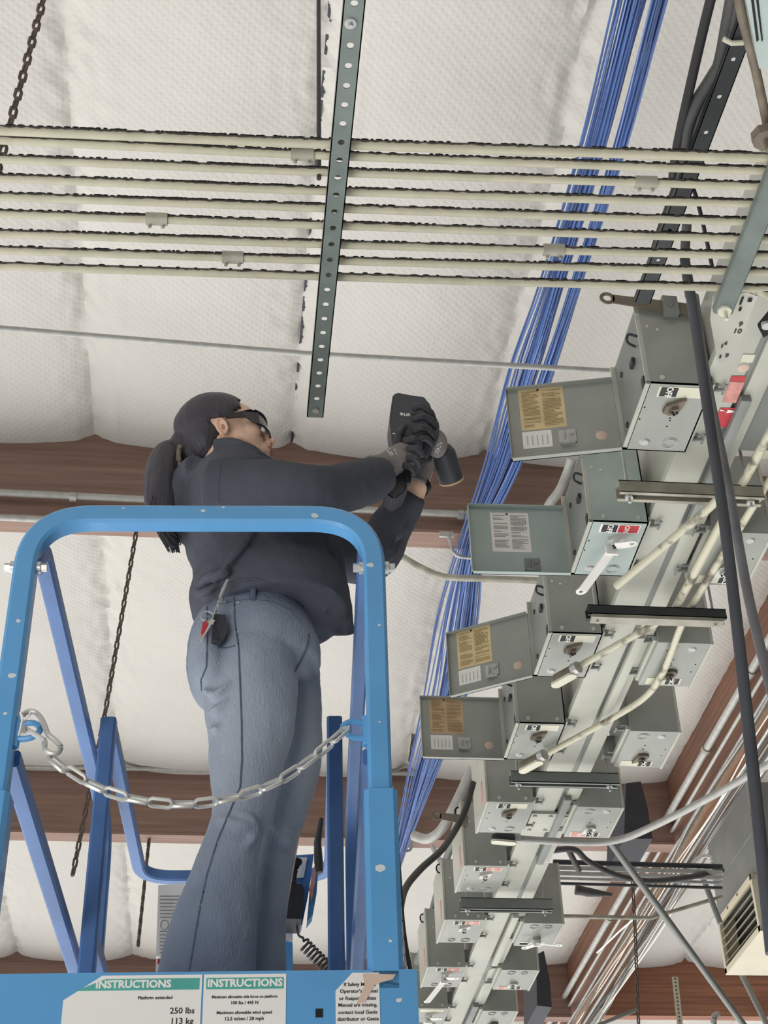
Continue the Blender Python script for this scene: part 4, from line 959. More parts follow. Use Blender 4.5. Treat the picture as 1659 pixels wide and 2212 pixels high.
# safety chain with snap hook
def LW(x, y, z): return lift.matrix_basis @ Vector((x, y, z))
cpts = [(112, 1632), (124, 1650), (150, 1664), (190, 1690), (240, 1712), (300, 1728), (360, 1736), (410, 1737), (470, 1730), (530, 1716), (590, 1693), (640, 1663), (690, 1625), (730, 1590), (775, 1550)]
bm = BM(); P = [at(x, y, Y=2.53-.02) for x, y in cpts]
chainlinks(bm, curve(P, 4), .0485, .023, .0037, 7, 14)
ch = tag(finish(bm, 'safety_chain', 'chrome'), 'shiny steel safety chain drooping across the lift entrance in front of the legs', 'chain')
bm = BM(); hk = [(52, 1560), (50, 1545), (62, 1537), (78, 1540), (92, 1558), (103, 1585), (118, 1598), (130, 1612), (126, 1625), (112, 1628), (98, 1620), (96, 1600)]
tube(bm, curve([at(x, y, Y=2.53) for x, y in hk], 5), .0052, 8)
tube(bm, [at(96, 1600, Y=2.53), at(54, 1572, Y=2.53)], [.006, .004], 8)
tube(bm, [at(50, 1570, Y=2.525), at(50, 1586, Y=2.525)], .0055, 8)
finish(bm, 'snap_hook', 'chrome', ch)
bm = BM(); tube(bm, curve([at(x, y, Y=2.51) for x, y in [(44, 1538), (50, 1552), (62, 1548), (66, 1538)]], 4), .0022, 6); tube(bm, [at(50, 1549, Y=2.51), at(43, 1578, Y=2.51), at(40, 1588, Y=2.51)], .002, 6)
finish(bm, 'zip_tie', 'white', ch)
# ================================================================== the woman on the platform
def denim():
    m = mat('faded_denim', (178, 187, 200), .8, 0, .05, 3.0, .35, 220, rgb2=(122, 134, 154), thr=(.38, .66), stretch=(1, 1, .45)); return m
M['denim'] = denim(); M['denims'] = mat('denim_seam', (96, 110, 130), .8, 0, .1, 60, .3, 200)
M['jacket'] = mat('charcoal_fleece', (92, 95, 106), .92, 0, .05, 3, .3, 260, spec=.2)
M['hair'] = mat('dark_hair', (70, 68, 76), .55, 0, .14, 26, .5, 60, stretch=(1, 1, .12))
M['skin'] = mat('skin', (250, 208, 182), .55, 0, .04, 12, .08, 300)
M['lips'] = mat('lips', (196, 128, 118), .5, 0, .04, 12)
M['earin'] = mat('ear_shade_skin', (190, 140, 122), .6, 0, .04, 12)
M['glove'] = mat('grey_knit_glove', (150, 143, 142), .9, 0, .05, 8, .5, 400)
M['dip'] = mat('black_dipped_palm', (66, 67, 74), .6, 0, .08, 10, .2, 120)
M['glass'] = mat('black_glasses', (26, 26, 30), .3, 0, .03, 10)
M['lens'] = mat('smoked_lens', (96, 92, 92), .12, 0, .05, 6)
M['tool'] = mat('black_tool_shell', (68, 70, 78), .45, 0, .06, 8)
S = lambda px, py, Y: at(px, py, Y=Y)
person = thing('person', (0, 3.0, LFZ), 'woman in dark hooded jacket and flared jeans aiming a thermal camera on the lift', 'person')
PX = 1/935.0
def sec_tube(bm, secs, n=28):
    """secs: px, py, half width px, Y, half depth m"""
    pts = [S(a, b, Y) for a, b, hw, Y, hd in secs]; rad = [(hw*PX*(Y/3.0), hd) for a, b, hw, Y, hd in secs]
    Q = curve(pts, 4); R = []
    ra = curve([Vector((r[0], r[1], 0)) for r in rad], 4)
    rings = tube(bm, Q, [(max(.004, r.x), max(.004, r.y)) for r in ra], n, up=VY); return rings
# ---- head frame
HO = S(485, 955, 2.995)
HR = Matrix.Rotation(math.radians(4), 3, 'Z') @ Matrix.Rotation(math.radians(-13), 3, 'Y')
HSC = 1.0
h = lambda x, y, z: HO + HR @ (Vector((x, y, z))*HSC)
def hell(bm, c, r, seg=24, rot=None):
    m_ = HR.to_4x4()
    if rot is not None: m_ = m_ @ rot.to_4x4()
    ell(bm, h(*c), [q*HSC for q in r], m_, seg)
bm = BM()
hell(bm, (-.012, 0, .045), (.098, .076, .086)); hell(bm, (.036, 0, -.005), (.060, .060, .080)); hell(bm, (.050, 0, .048), (.042, .058, .050))
hell(bm, (.038, 0, -.055), (.054, .050, .034)); hell(bm, (.086, 0, -.073), (.017, .020, .016)); hell(bm, (.084, 0, -.044), (.019, .030, .026))
hell(bm, (.083, 0, .032), (.013, .044, .012)); hell(bm, (.102, 0, -.036), (.008, .019, .006)); hell(bm, (.100, 0, -.048), (.008, .017, .007))
for s in (-1, 1):
    hell(bm, (.060, s*.043, -.006), (.026, .021, .024)); hell(bm, (.104, s*.011, -.022), (.009, .007, .007))
    hell(bm, (-.014, s*.072, -.014), (.013, .007, .023), rot=Matrix.Rotation(s*.25, 3, 'Z'))
    ring = [h(-.017+math.cos(t_)*.0135, s*(.081-.003*math.cos(t_)), -.013+math.sin(t_)*.024) for t_ in [k*PI/9-.5 for k in range(0, 16)]]
    tube(bm, ring, .0036, 8)
    tube(bm, [h(.004, s*.072, -.05), h(.03, s*.052, -.082), h(.06, s*.03, -.094), h(.08, s*.008, -.095)], [.012, .013, .013, .012], 10)
tube(bm, [h(.084, 0, .030), h(.100, 0, .008), h(.119, 0, -.014), h(.116, 0, -.021)], [.007, .009, .0105, .009], 12)
# neck, trunk, arms, legs as one body
tube(bm, [h(-.02, 0, -.02), h(-.012, 0, -.08), h(-.02, 0, -.13), S(512, 1060, 3.0)], [.058, .056, .055, .06], 20, up=VY)
sec_tube(bm, [(512, 1050, 45, 3.0, .08), (520, 1090, 90, 3.0, .13), (535, 1160, 95, 3.0, .11), (545, 1250, 85, 3.0, .10), (548, 1340, 90, 3.0, .10), (548, 1430, 95, 3.0, .11), (546, 1470, 60, 3.0, .08)])
def limb(pts, rs, n=14): tube(bm, curve([S(*p) for p in pts], 4), [v.x for v in curve([Vector((r, 0, 0)) for r in rs], 4)], n, up=VY)
limb([(470, 1070, 2.88), (560, 1072, 2.83), (660, 1068, 2.80), (745, 1050, 2.86), (835, 1018, 2.97), (868, 990, 2.98)], [.04, .042, .038, .035, .026, .024])
limb([(600, 1100, 3.12), (700, 1170, 3.18), (800, 1205, 3.2), (850, 1140, 3.17), (893, 1065, 3.12), (905, 1040, 3.10), (925, 985, 3.09)], [.04, .042, .038, .035, .030, .026, .026])
limb([(545, 1450, 2.93), (540, 1620, 2.93), (520, 1790, 2.92), (455, 2000, 2.93), (425, 2240, 2.95)], [.06, .055, .045, .04, .03])
limb([(635, 1450, 3.07), (640, 1620, 3.07), (610, 1790, 3.08), (575, 2000, 3.09), (550, 2220, 3.1)], [.05, .048, .04, .038, .03])
body = finish(remesh(bm, .0032, 3, .5), 'body', 'skin', person)
# eyes and lips
for s in (-1, 1):
    bm = BM(); hell(bm, (.079, s*.031, .012), (.0125, .0125, .0125), 16); e = finish(bm, 'eye', 'white', person)
    bm = BM(); hell(bm, (.089, s*.031, .012), (.0032, .0058, .0058), 12); finish(bm, 'iris', 'hair', e)
bm = BM(); tube(bm, [h(.091, -.024, -.042), h(.1065, -.010, -.0375), h(.1095, 0, -.039), h(.1065, .010, -.0375), h(.091, .024, -.042)], [.001, .0042, .0045, .0042, .001], 8)
tube(bm, [h(.091, -.022, -.0435), h(.1055, -.009, -.047), h(.1075, 0, -.048), h(.1055, .009, -.047), h(.091, .022, -.0435)], [.001, .005, .0055, .005, .001], 8)
finish(bm, 'lips', 'lips', person)
bm = BM()
for s in (-1, 1): tube(bm, [h(.078, s*.052, .030), h(.090, s*.040, .037), h(.095, s*.022, .036), h(.097, s*.012, .033)], [.001, .003, .003, .002], 6)
finish(bm, 'eyebrow', 'hair', person)
bm = BM()
for s in (-1, 1): hell(bm, (.1085, s*.0075, -.0285), (.004, .0032, .0022), 10)
finish(bm, 'nostril', 'lips', person)
bm = BM(); hell(bm, (-.013, -.0775, -.014), (.006, .003, .010), 10); finish(bm, 'ear_hollow', 'earin', person)
# hair cap, cut at the hairline, and ponytail
bm = BM(); hell(bm, (-.016, 0, .050), (.101, .0825, .0885), 48)
kill = []
inv = HR.inverted()
for v in bm.verts:
    q = (inv @ (v.co-HO))/HSC
    lim = .046+.28*max(0, q.z-.05)+.0015*math.sin(q.y*60)
    if q.z < .05: lim = .046-(.05-q.z)*.8
    if abs(q.y) > .04 and q.z < .010 and q.x > -.034: lim = min(lim, -.034)
    if q.x > lim or q.z < -.045: kill.append(v)
    else:
        n1 = noise.noise(Vector((q.x*10, q.y*60, q.z*14)))*.0025; v.co += (v.co-HO).normalized()*n1
bmesh.ops.delete(bm, geom=kill, context='VERTS')
hr = finish(bm, 'hair', 'hair', person); bn = BM(); hell(bn, (-.053, 0, .004), (.056, .0715, .074)); tube(bn, [h(-.07, 0, .03), h(-.085, 0, -.03), h(-.08, 0, -.08)], [.04, .035, .012], 16); finish(remesh(bn, .005, 3), 'nape_hair', 'hair', hr); sm_ = hr.modifiers.new('t', 'SOLIDIFY'); sm_.thickness = .008; sm_.offset = -1
bm = BM()
tube(bm, curve([h(-.085, 0, .035), S(385, 972, 3.0), S(362, 990, 3.0), S(350, 1035, 2.99), S(350, 1090, 2.98), S(362, 1140, 2.97), S(374, 1182, 2.96)], 5), [v.x for v in curve([Vector((r, 0, 0)) for r in (.03, .034, .043, .044, .040, .022, .006)], 5)], 16, up=VY)
b2 = remesh(bm, .006, 2, .5, disp=.007, dscale=.05)
pt = finish(b2, 'ponytail', 'hair', hr)
rng = random.Random(8); bm = BM()
for k in range(150):
    a_ = rng.uniform(-1, 1); b_ = rng.uniform(-1, 1); sp = rng.uniform(.75, 1.15)
    P = [S(352, 1000, 3.0)]
    for (x, y, w_) in ((344, 1060, 20), (340, 1105, 28), (350, 1145, 22), (370, 1180+rng.uniform(-25, 15), 14)): P.append(S(x+w_*a_*sp+6, y, 2.985+.038*b_))
    tube(bm, curve(P, 3), .0011, 4)
finish(bm, 'hair_strands', 'hair', pt)['kind'] = 'stuff'
bm = BM(); tube(bm, curve([S(387, 968, 2.955), S(386, 990, 2.952), S(392, 1012, 2.95)], 4), .006, 8); disc(bm, S(388, 966, 2.95), -VY, .006, .004, 10); finish(bm, 'beam_gap_strip', 'kick', pt)  # brown strip added where the beam shows through between ponytail and hood
# wrap-around safety glasses
bm = BM()
def gp_(x, z): return h(x, -.0805+max(0, x-.055)*.55, z)
prism(bm, [gp_(-.002, .012), gp_(.02, .012), gp_(.048, .010), gp_(.060, -.004), gp_(.078, -.006), gp_(.086, .034), gp_(.064, .036), gp_(.040, .028), gp_(.0, .023)], HR @ Vector((0, .004, 0)))
finish(bm, 'temple_arm', 'glass', person, False); bm = BM()
prism(bm, [h(-.002, .078, .012), h(.048, .076, .012), h(.078, .066, .0), h(.080, .066, .034), h(.0, .078, .022)], HR @ Vector((0, .004, 0)))
gl = finish(bm, 'safety_glasses', 'glass', person, False)
bm = BM()
N_ = 16; rowsz = [-.012, -.004, .006, .016, .026, .036]
def lens_pt(t_, z, k=0): # t -1..1 across
    a_ = t_*1.18; return h(.052+(.060+k)*math.cos(a_), (.0735+k)*math.sin(a_), z + (.006*abs(t_) if z < .01 else 0)+(.006*(1-abs(t_*2)) if abs(t_) < .5 and z < 0 else 0))
G = [[bm.verts.new(lens_pt(-1+2*i/N_, z)) for i in range(N_+1)] for z in rowsz]
for j in range(len(rowsz)-1):
    for i in range(N_): bm.faces.new((G[j][i], G[j][i+1], G[j+1][i+1], G[j+1][i]))
le = finish(bm, 'lens', 'lens', gl); so = le.modifiers.new('t', 'SOLIDIFY'); so.thickness = .002
bm = BM()
for z in (-.012, .036): tube(bm, [lens_pt(-1+2*i/24, z, .001) for i in range(25)], .0028, 8)
finish(bm, 'lens_rim', 'glass', gl)
# ---- jeans
bm = BM()
sec_tube(bm, [(556, 1322, 100, 3.0, .115), (552, 1350, 122, 3.0, .13), (548, 1385, 136, 3.0, .145), (548, 1420, 140, 3.0, .150), (548, 1455, 136, 3.0, .145), (556, 1490, 110, 3.0, .12)], 36)
sec_tube(bm, [(455, 1385, 42, 2.95, .09), (450, 1430, 42, 2.94, .10), (455, 1475, 42, 2.93, .085), (480, 1500, 42, 2.93, .07)], 20)
RL = [(552, 1360, 50, 2.98, .05), (548, 1405, 85, 2.945, .082), (545, 1450, 94, 2.925, .088), (542, 1500, 98, 2.925, .088), (540, 1580, 88, 2.925, .082), (532, 1650, 75, 2.92, .075), (527, 1720, 63, 2.915, .066), (518, 1770, 58, 2.915, .062), (508, 1800, 56, 2.915, .062), (494, 1850, 58, 2.915, .066), (482, 1900, 64, 2.92, .070), (470, 1960, 75, 2.93, .078), (460, 2020, 82, 2.93, .086), (450, 2080, 88, 2.94, .092), (440, 2150, 94, 2.95, .098), (432, 2225, 98, 2.96, .10)]
LL = [(620, 1380, 30, 3.03, .05), (628, 1415, 48, 3.06, .075), (632, 1450, 56, 3.07, .085), (640, 1500, 52, 3.07, .085), (643, 1580, 50, 3.07, .078), (640, 1650, 50, 3.07, .072), (625, 1710, 47, 3.07, .066), (612, 1760, 44, 3.07, .062), (600, 1800, 42, 3.07, .062), (590, 1850, 42, 3.08, .064), (580, 1900, 42, 3.08, .068), (573, 1960, 42, 3.09, .074), (566, 2020, 44, 3.09, .08), (560, 2080, 50, 3.09, .086), (554, 2150, 56, 3.1, .09), (548, 2225, 60, 3.1, .092)]
sec_tube(bm, RL, 28); sec_tube(bm, LL, 28)
# folds behind the knees and at the seat
def fold(pts, r):
    tube(bm, curve([S(*p) for p in pts], 4), [r*math.sin(PI*(i+.6)/( (len(pts)-1)*4+1.2)) + .001 for i in range((len(pts)-1)*4+1)], 8)
fold([(470, 1765, 2.86), (520, 1782, 2.848), (556, 1786, 2.865)], .010); fold([(500, 1752, 2.856), (540, 1768, 2.855), (562, 1800, 2.87)], .009); fold([(520, 1835, 2.856), (545, 1812, 2.862), (556, 1795, 2.87)], .008)
fold([(575, 1775, 3.02), (610, 1795, 3.01), (640, 1800, 3.03)], .009); fold([(590, 1812, 3.02), (620, 1818, 3.015), (632, 1822, 3.03)], .008)
fold([(440, 1490, 2.88), (465, 1500, 2.855), (500, 1470, 2.845)], .008); fold([(445, 1540, 2.88), (470, 1530, 2.86), (500, 1505, 2.85)], .006); fold([(446, 1575, 2.89), (470, 1570, 2.865)], .006)
jm = remesh(bm, .006, 5, .5, disp=.007, dscale=.10, disp2=.002, ds2=.02)
jeans = finish(jm, 'jeans', 'denim', person)
from mathutils.bvhtree import BVHTree
def surf(obj):
    me = obj.data; mw = parent_world(obj)
    return BVHTree.FromPolygons([mw @ v.co for v in me.vertices], [tuple(p.vertices) for p in me.polygons])
def onto(bvh, px, py, off=0):
    d = (at(px, py, D=3.0)-EYE).normalized(); hit = bvh.ray_cast(EYE, d)
    if hit[0] is None: return None
    return hit[0]-d*off
def seam(bvh, pts, r, name, m, parent, off=.0, n=6):
    P = []
    for a, b in zip(pts, pts[1:]):
        for k in range(n):
            t_ = k/n; q = onto(bvh, a[0]+(b[0]-a[0])*t_, a[1]+(b[1]-a[1])*t_, off)
            if q is not None: P.append(q)
    q = onto(bvh, *pts[-1], off)
    if q is not None: P.append(q)
    # drop jumps
    Q = [P[0]]
    for p in P[1:]:
        if (p-Q[-1]).length < .08: Q.append(p)
    bm = BM(); tube(bm, Q, r, 6); return finish(bm, name, m, parent)
jb_ = surf(jeans)
seam(jb_, [(506, 1292), (507, 1340), (516, 1400), (519, 1480), (522, 1560), (523, 1640), (519, 1700), (497, 1752), (470, 1815), (447, 1890), (432, 1960), (420, 2030), (408, 2100), (402, 2136)], .0022, 'side_seam', 'denims', jeans)
seam(jb_, [(447, 1310), (448, 1360), (447, 1410), (446, 1440), (434, 1470), (436, 1492)], .002, 'back_pocket_seam', 'denims', jeans)
seam(jb_, [(667, 1370), (662, 1400), (648, 1430), (636, 1452)], .003, 'crotch_seam', 'denims', jeans)
seam(jb_, [(480, 1304), (510, 1298), (545, 1294), (590, 1300), (625, 1318), (650, 1345)], .0015, 'waistband_seam', 'denims', jeans)
seam(jb_, [(508, 1395), (490, 1400), (470, 1398)], .0018, 'pocket_seam', 'denims', jeans)
bm = BM(); q0 = onto(jb_, 546, 1296, .002)
if q0 is not None:
    abox(bm, q0-Vector((.006, .003, .0)), q0+Vector((.006, .002, .045)), .002); finish(bm, 'belt_loop', 'denims', jeans)
bm = BM(); q0 = onto(jb_, 514, 1302, .002); disc(bm, q0, -VY, .004, .002, 8); finish(bm, 'rivet', 'galv', jeans)
# shoes standing on the deck
for (px, Yc) in ((430, 2.95), (545, 3.1)):
    c = S(px, 2225, Yc); c.z = LFZ; bm = BM()
    tube(bm, curve([c+Vector((-.07, 0, .05)), c+Vector((0, 0, .055)), c+Vector((.08, 0, .045)), c+Vector((.16, 0, .035)), c+Vector((.20, 0, .03))], 4), [(.036, .045)]*4+[(.042, .05)]*4+[(.046, .042)]*4+[(.046, .034)]*4+[(.03, .026)], 14)
    tube(bm, [c+Vector((-.03, 0, .05)), c+Vector((-.03, 0, .16))], .045, 14)
    for v in bm.verts: v.co.z = max(v.co.z, LFZ+.004)
    finish(bm, 'shoe', 'black', person)
# ---- jacket
bm = BM()
sec_tube(bm, [(592, 1342, 160, 3.0, .165), (586, 1305, 166, 3.0, .168), (573, 1270, 168, 3.0, .165), (566, 1238, 152, 3.0, .158), (556, 1195, 146, 3.0, .16), (540, 1150, 148, 3.0, .168), (522, 1105, 134, 3.0, .175), (508, 1072, 114, 3.0, .170), (510, 1042, 92, 3.0, .135), (516, 1012, 66, 3.0, .092), (524, 988, 55, 3.0, .070)], 40)
RA = [((455, 1062, 2.86), .072), ((520, 1062, 2.84), .074), ((600, 1062, 2.81), .072), ((665, 1066, 2.80), .066), ((730, 1056, 2.84), .058), ((785, 1042, 2.90), .057), ((826, 1028, 2.94), .045)]
LA = [((590, 1110, 3.12), .085), ((680, 1165, 3.18), .078), ((755, 1198, 3.2), .072), ((806, 1196, 3.2), .068), ((838, 1150, 3.18), .058), ((868, 1105, 3.15), .050), ((892, 1066, 3.12), .036)]
for A in (RA, LA): tube(bm, curve([S(*p) for p, r in A], 4), [v.x for v in curve([Vector((r, 0, 0)) for p, r in A], 4)], 24, up=VY)
# hood lying on the back, collar, front flap
tube(bm, curve([S(425, 1010, 2.93), S(402, 1030, 2.97), S(388, 1070, 2.98), S(384, 1115, 2.99), S(392, 1165, 3.0)], 4), [v.x for v in curve([Vector((r, 0, 0)) for r in (.035, .034, .036, .036, .03)], 4)], 14, up=VY)
tube(bm, curve([S(462, 962, 2.935), S(500, 958, 2.925), S(545, 980, 2.925), S(580, 1000, 2.95), S(598, 1016, 3.0)], 4), [.016]*17, 10)
tube(bm, curve([S(700, 1130, 3.04), S(716, 1190, 3.03), S(728, 1270, 3.04), S(738, 1335, 3.06), S(742, 1372, 3.08)], 4), [(.03, .05)]*5+[(.026, .05)]*12, 12, up=VY)
def jf(pts, r):
    P = curve([S(*p) for p in pts], 5); n_ = len(P); tube(bm, P, [r*math.sin(PI*(i+.5)/n_)+.001 for i in range(n_)], 8)
jf([(470, 1245, 2.835), (520, 1180, 2.825), (560, 1130, 2.82)], .010); jf([(425, 1262, 2.93), (460, 1245, 2.86), (500, 1238, 2.84)], .014); jf([(412, 1275, 2.97), (440, 1280, 2.88), (470, 1262, 2.85)], .010)
jf([(640, 1140, 2.88), (665, 1200, 2.90), (690, 1270, 2.93), (705, 1340, 2.98)], .010); jf([(700, 1140, 2.97), (722, 1220, 2.98), (735, 1300, 3.02)], .009)
jf([(760, 1002, 2.87), (785, 1030, 2.86), (782, 1075, 2.88)], .011); jf([(735, 1010, 2.83), (750, 1045, 2.80), (735, 1095, 2.83)], .010); jf([(795, 996, 2.90), (812, 1030, 2.89), (806, 1062, 2.91)], .010); jf([(700, 1022, 2.80), (712, 1060, 2.765), (690, 1110, 2.80)], .009)
jf([(845, 1180, 3.12), (868, 1150, 3.10), (885, 1120, 3.10)], .009); jf([(800, 1230, 3.14), (840, 1205, 3.13), (868, 1170, 3.15)], .010)
jf([(690, 1300, 2.95), (715, 1290, 2.97), (748, 1295, 3.0)], .008)
jk = remesh(bm, .006, 4, .5, disp=.010, dscale=.09, disp2=.003, ds2=.03)
jacket = finish(jk, 'jacket', 'jacket', person)
jkb = surf(jacket)
seam(jkb, [(478, 1000), (472, 1040), (472, 1085)], .0014, 'shoulder_seam', 'jacket', jacket)
seam(jkb, [(440, 1330), (455, 1295), (480, 1268), (515, 1254), (548, 1250), (590, 1262)], .003, 'hem_band', 'jacket', jacket)
# ---- gloved hands round the thermal camera
def hand(wr, palm, pr, cuff, fingers, thumb, label_):
    bm = BM(); tube(bm, curve([S(*p) for p in cuff[0]], 4), [v.x for v in curve([Vector((r, 0, 0)) for r in cuff[1]], 4)], 16, up=VY)
    tube(bm, [S(*cuff[0][0])+(S(*cuff[0][0])-S(*cuff[0][1])).normalized()*.004, S(*cuff[0][0])+(S(*cuff[0][1])-S(*cuff[0][0])).normalized()*.005], cuff[1][0]+.0025, 16, up=VY)
    ell(bm, S(*palm), pr, seg=20); g_ = finish(remesh(bm, .003, 2), 'glove', 'glove', person)
    for f_, r in fingers+[(thumb[0], thumb[1])]:
        bm = BM(); P = curve([S(*p) for p in f_], 4); n_ = len(P); tube(bm, P, [r*(1-.22*i/n_)+(.0012 if i in (4, 8) else 0) for i in range(n_)], 12); e = P[-1]; ell(bm, e, (r*.8,)*3, seg=12)
        finish(remesh(bm, .0024, 2), 'thumb' if (f_, r) == (thumb[0], thumb[1]) else 'finger', 'dip', g_)
    return g_
gR = hand(None, (870, 985, 2.955), (.036, .022, .04), ([(806, 1018, 2.93), (835, 1006, 2.95), (862, 990, 2.96)], [.037, .034, .036]),
     [([(872, 955, 2.945), (893, 950, 2.935), (906, 962, 2.95)], .0105), ([(878, 972, 2.94), (900, 970, 2.93), (910, 982, 2.945)], .011), ([(878, 990, 2.94), (898, 992, 2.93), (905, 1004, 2.945)], .0105), ([(872, 1006, 2.945), (888, 1010, 2.935), (894, 1022, 2.95)], .009)],
     ([(858, 962, 2.955), (862, 938, 2.95), (872, 922, 2.955)], .0115), '')
gL = hand(None, (943, 958, 3.005), (.028, .026, .042), ([(901, 1038, 3.10), (915, 1005, 3.08), (930, 970, 3.055), (940, 945, 3.03)], [.030, .029, .034, .034]),
     [([(938, 920, 3.0), (930, 893, 2.965), (912, 878, 2.955), (896, 882, 2.96)], .0105), ([(940, 930, 2.99), (930, 908, 2.955), (912, 900, 2.945), (896, 906, 2.95)], .011), ([(938, 945, 2.98), (925, 928, 2.95), (910, 924, 2.94), (896, 932, 2.95)], .0105), ([(932, 960, 2.98), (922, 948, 2.95), (910, 948, 2.945), (900, 957, 2.95)], .009)],
     ([(925, 990, 3.03), (908, 998, 2.99), (890, 1004, 2.97)], .0115), '')
bm = BM(); ell(bm, S(908, 962, 2.99), (.030, .026, .046), seg=18); finish(remesh(bm, .003, 1), 'palm_dip', 'dip', gL)
# glove print marks
bm = BM(); gRb = surf(gR); gLb = surf(gL)
def mark(bm, bvh, pts, r=.0012):
    P = [onto(bvh, x, y, .0005) for x, y in pts]; P = [p for p in P if p is not None]
    if len(P) > 1: tube(bm, P, r, 5)
for pts in ([(832, 965), (836, 972), (841, 978), (845, 984)], [(836, 961), (841, 968), (846, 978), (849, 983)], [(828, 968), (834, 963), (840, 961)], [(852, 970), (854, 974)], [(855, 977), (857, 981)]): mark(bm, gRb, pts)
finish(bm, 'glove_print', 'white', gR)
bm = BM()
for pts in ([(951, 956), (955, 959)], [(944, 964), (948, 958), (953, 966), (946, 969)], [(941, 972), (945, 968), (949, 975)], [(939, 979), (941, 973), (947, 979)]): mark(bm, gLb, pts)
finish(bm, 'glove_print', 'white', gL)
bm = BM(); c = S(905, 1046, 3.11); tube(bm, [c-Vector((.004, 0, .006)), c+Vector((.004, 0, .006))], .033, 18); wt = finish(bm, 'wrist_watch', 'glass', person)
# the thermal camera
tc_ = thing('thermal_camera', S(880, 960, 3.0), 'black handheld thermal camera gripped in both gloved hands', 'thermal camera')
def slab(pts, Y0_, Y1_, m, nm, par, bev=.004):
    bm = BM(); P = [S(x, y, Y0_) for x, y in pts]; prism(bm, P, VY*(Y1_-Y0_))
    bmesh.ops.bevel(bm, geom=bm.edges[:], offset=bev, segments=2, affect='EDGES'); return finish(bm, nm, m, par)
hs = slab([(849, 850), (862, 846), (884, 856), (917, 855), (925, 873), (938, 890), (950, 915), (948, 945), (930, 965), (906, 990), (884, 1008), (858, 1004), (847, 955), (842, 905)], 2.975, 3.045, 'tool', 'housing', tc_)
slab([(832, 1016), (846, 1003), (880, 1006), (884, 1038), (874, 1062), (852, 1077), (831, 1063)], 2.97, 3.03, 'tool', 'battery_grip', tc_)
slab([(862, 935), (876, 930), (882, 985), (890, 1040), (878, 1042), (868, 1000)], 2.955, 2.975, 'black', 'hand_strap', tc_, .003)
bm = BM(); a = S(958, 978, 3.04); b = S(975, 1036, 3.10); tube(bm, [a-(b-a)*.3, a-(b-a)*.22, a, b-(b-a)*.1, b], [.012, .022, .030, .032, .031], 24); ln = finish(bm, 'lens_barrel', 'tool', tc_)
bm = BM(); d = (b-a).normalized(); tube(bm, [b-d*.001, b+d*.004], .0325, 24); finish(bm, 'lens_ring', 'browntan', ln)
bm = BM(); disc(bm, b+d*.004, d, .024, .001, 20); finish(bm, 'lens_glass', 'glass', ln)
bm = BM(); c = S(877, 896, 2.9735); text(bm, 'FLIR', .0125, c, VX, UP, bold=.0004); c2 = S(866, 894, 2.9735)
prism(bm, [c2+Vector(p) for p in [(-.003, 0, 0), (0, 0, .005), (.003, 0, 0), (0, 0, -.005)]], -VY*.0006)
prism(bm, [S(848, 936, 2.9735), S(858, 935, 2.9735), S(858, 937.5, 2.9735), S(848, 938.5, 2.9735)], -VY*.0006); finish(bm, 'lettering', 'white', hs, False)
# keys at the belt
ky = thing('key_ring', S(460, 1330, 2.83), 'bunch of keys on a clip with a red fob at the back of the belt', 'keys')
bm = BM(); chainlinks(bm, [onto(jb_, 490, 1300, .01) or S(490, 1250, 2.84), S(478, 1292, 2.835), S(466, 1320, 2.83), S(460, 1332, 2.825)], .016, .010, .0018, 6, 8)
tube(bm, [S(492, 1252, 2.82), S(482, 1275, 2.825), S(475, 1292, 2.83)], [.003, .0045, .003], 6); finish(bm, 'clip', 'galv', ky)
bm = BM(); c = S(447, 1331, 2.825); tube(bm, [c+Vector((math.cos(k*PI/8)*.014, 0, math.sin(k*PI/8)*.012)) for k in range(16)], .0014, 5, closed=True, up=VY); finish(bm, 'ring', 'chrome', ky)
bm = BM(); P = [S(x, y, 2.82) for x, y in [(438, 1345), (444, 1340), (449, 1348), (441, 1372), (434, 1368)]]; prism(bm, P, VY*.006); finish(bm, 'fob', 'red', ky, False)
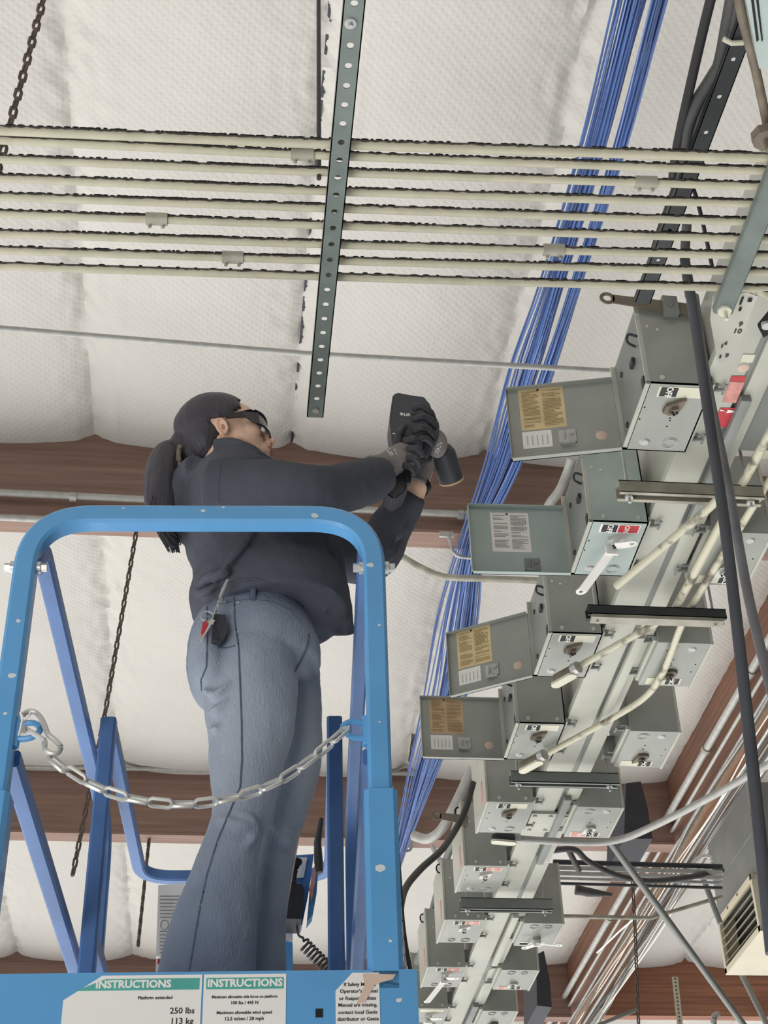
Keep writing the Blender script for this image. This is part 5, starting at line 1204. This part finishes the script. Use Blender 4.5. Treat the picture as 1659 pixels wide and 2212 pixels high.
for q, (x0, y0, x1, y1) in enumerate(((460, 1338, 434, 1384), (455, 1342, 432, 1376), (450, 1345, 441, 1388))):
    bm = BM(); a = S(x0, y0, 2.818+q*.004); b = S(x1, y1, 2.818+q*.004); d = (b-a).normalized(); s_ = d.cross(VY).normalized()
    prism(bm, [a-s_*.005, a+s_*.005, a+d*.012+s_*.005, a+d*.012+s_*.002, b+s_*.002, b-s_*.002, a+d*.012-s_*.002, a+d*.012-s_*.005], VY*.0015); finish(bm, 'key', ['chrome', 'browntan', 'galv'][q], ky, False)
bm = BM(); P = [onto(jb_, x, y, .006) or S(x, y, 2.84) for x, y in [(462, 1335), (487, 1338), (492, 1375), (478, 1397), (456, 1390)]]; prism(bm, P, -VY*.018)
tag(finish(bm, 'belt_pouch', 'dip', smooth=False), 'small dark pouch on the woman\'s hip behind the keys', 'pouch')
# ================================================================== every small fastener is a part of its own
def islands(me):
    n = len(me.vertices); par = list(range(n))
    def f(i):
        while par[i] != i: par[i] = par[par[i]]; i = par[i]
        return i
    for e in me.edges:
        a, b = f(e.vertices[0]), f(e.vertices[1])
        if a != b: par[a] = b
    g = {}
    for i in range(n): g.setdefault(f(i), []).append(i)
    cl = []
    for vs in g.values():
        c = Vector((0, 0, 0))
        for i in vs: c += me.vertices[i].co
        c /= len(vs); r = max((me.vertices[i].co-c).length for i in vs)
        for k in cl:
            if (k[0]-c).length < max(k[1], r): k[2] += vs; k[1] = max(k[1], r); break
        else: cl.append([c, r, list(vs)])
    return cl
SPLIT = ('screw', 'rivet', 'hole', 'bolt', 'knockout', 'slot', 'bus_clamp', 'latch', 'paint_chip', 'stamped_digits', 'dark_inside')
for o in list(COL.objects):
    if o.type != 'MESH' or o.name.split('.')[0] not in SPLIT: continue
    cl = islands(o.data)
    if len(cl) < 2: continue
    src = bmesh.new(); src.from_mesh(o.data)
    for k, (c, r, vs) in enumerate(cl):
        b = src.copy(); b.verts.ensure_lookup_table(); keep = set(vs)
        bmesh.ops.delete(b, geom=[v for v in b.verts if v.index not in keep], context='VERTS')
        me = bpy.data.meshes.new(o.name.split('.')[0]); b.to_mesh(me); b.free()
        for m_ in o.data.materials: me.materials.append(m_)
        if k == 0: first = me
        else:
            c_ = o.copy(); c_.data = me; COL.objects.link(c_)
    src.free(); o.data = first
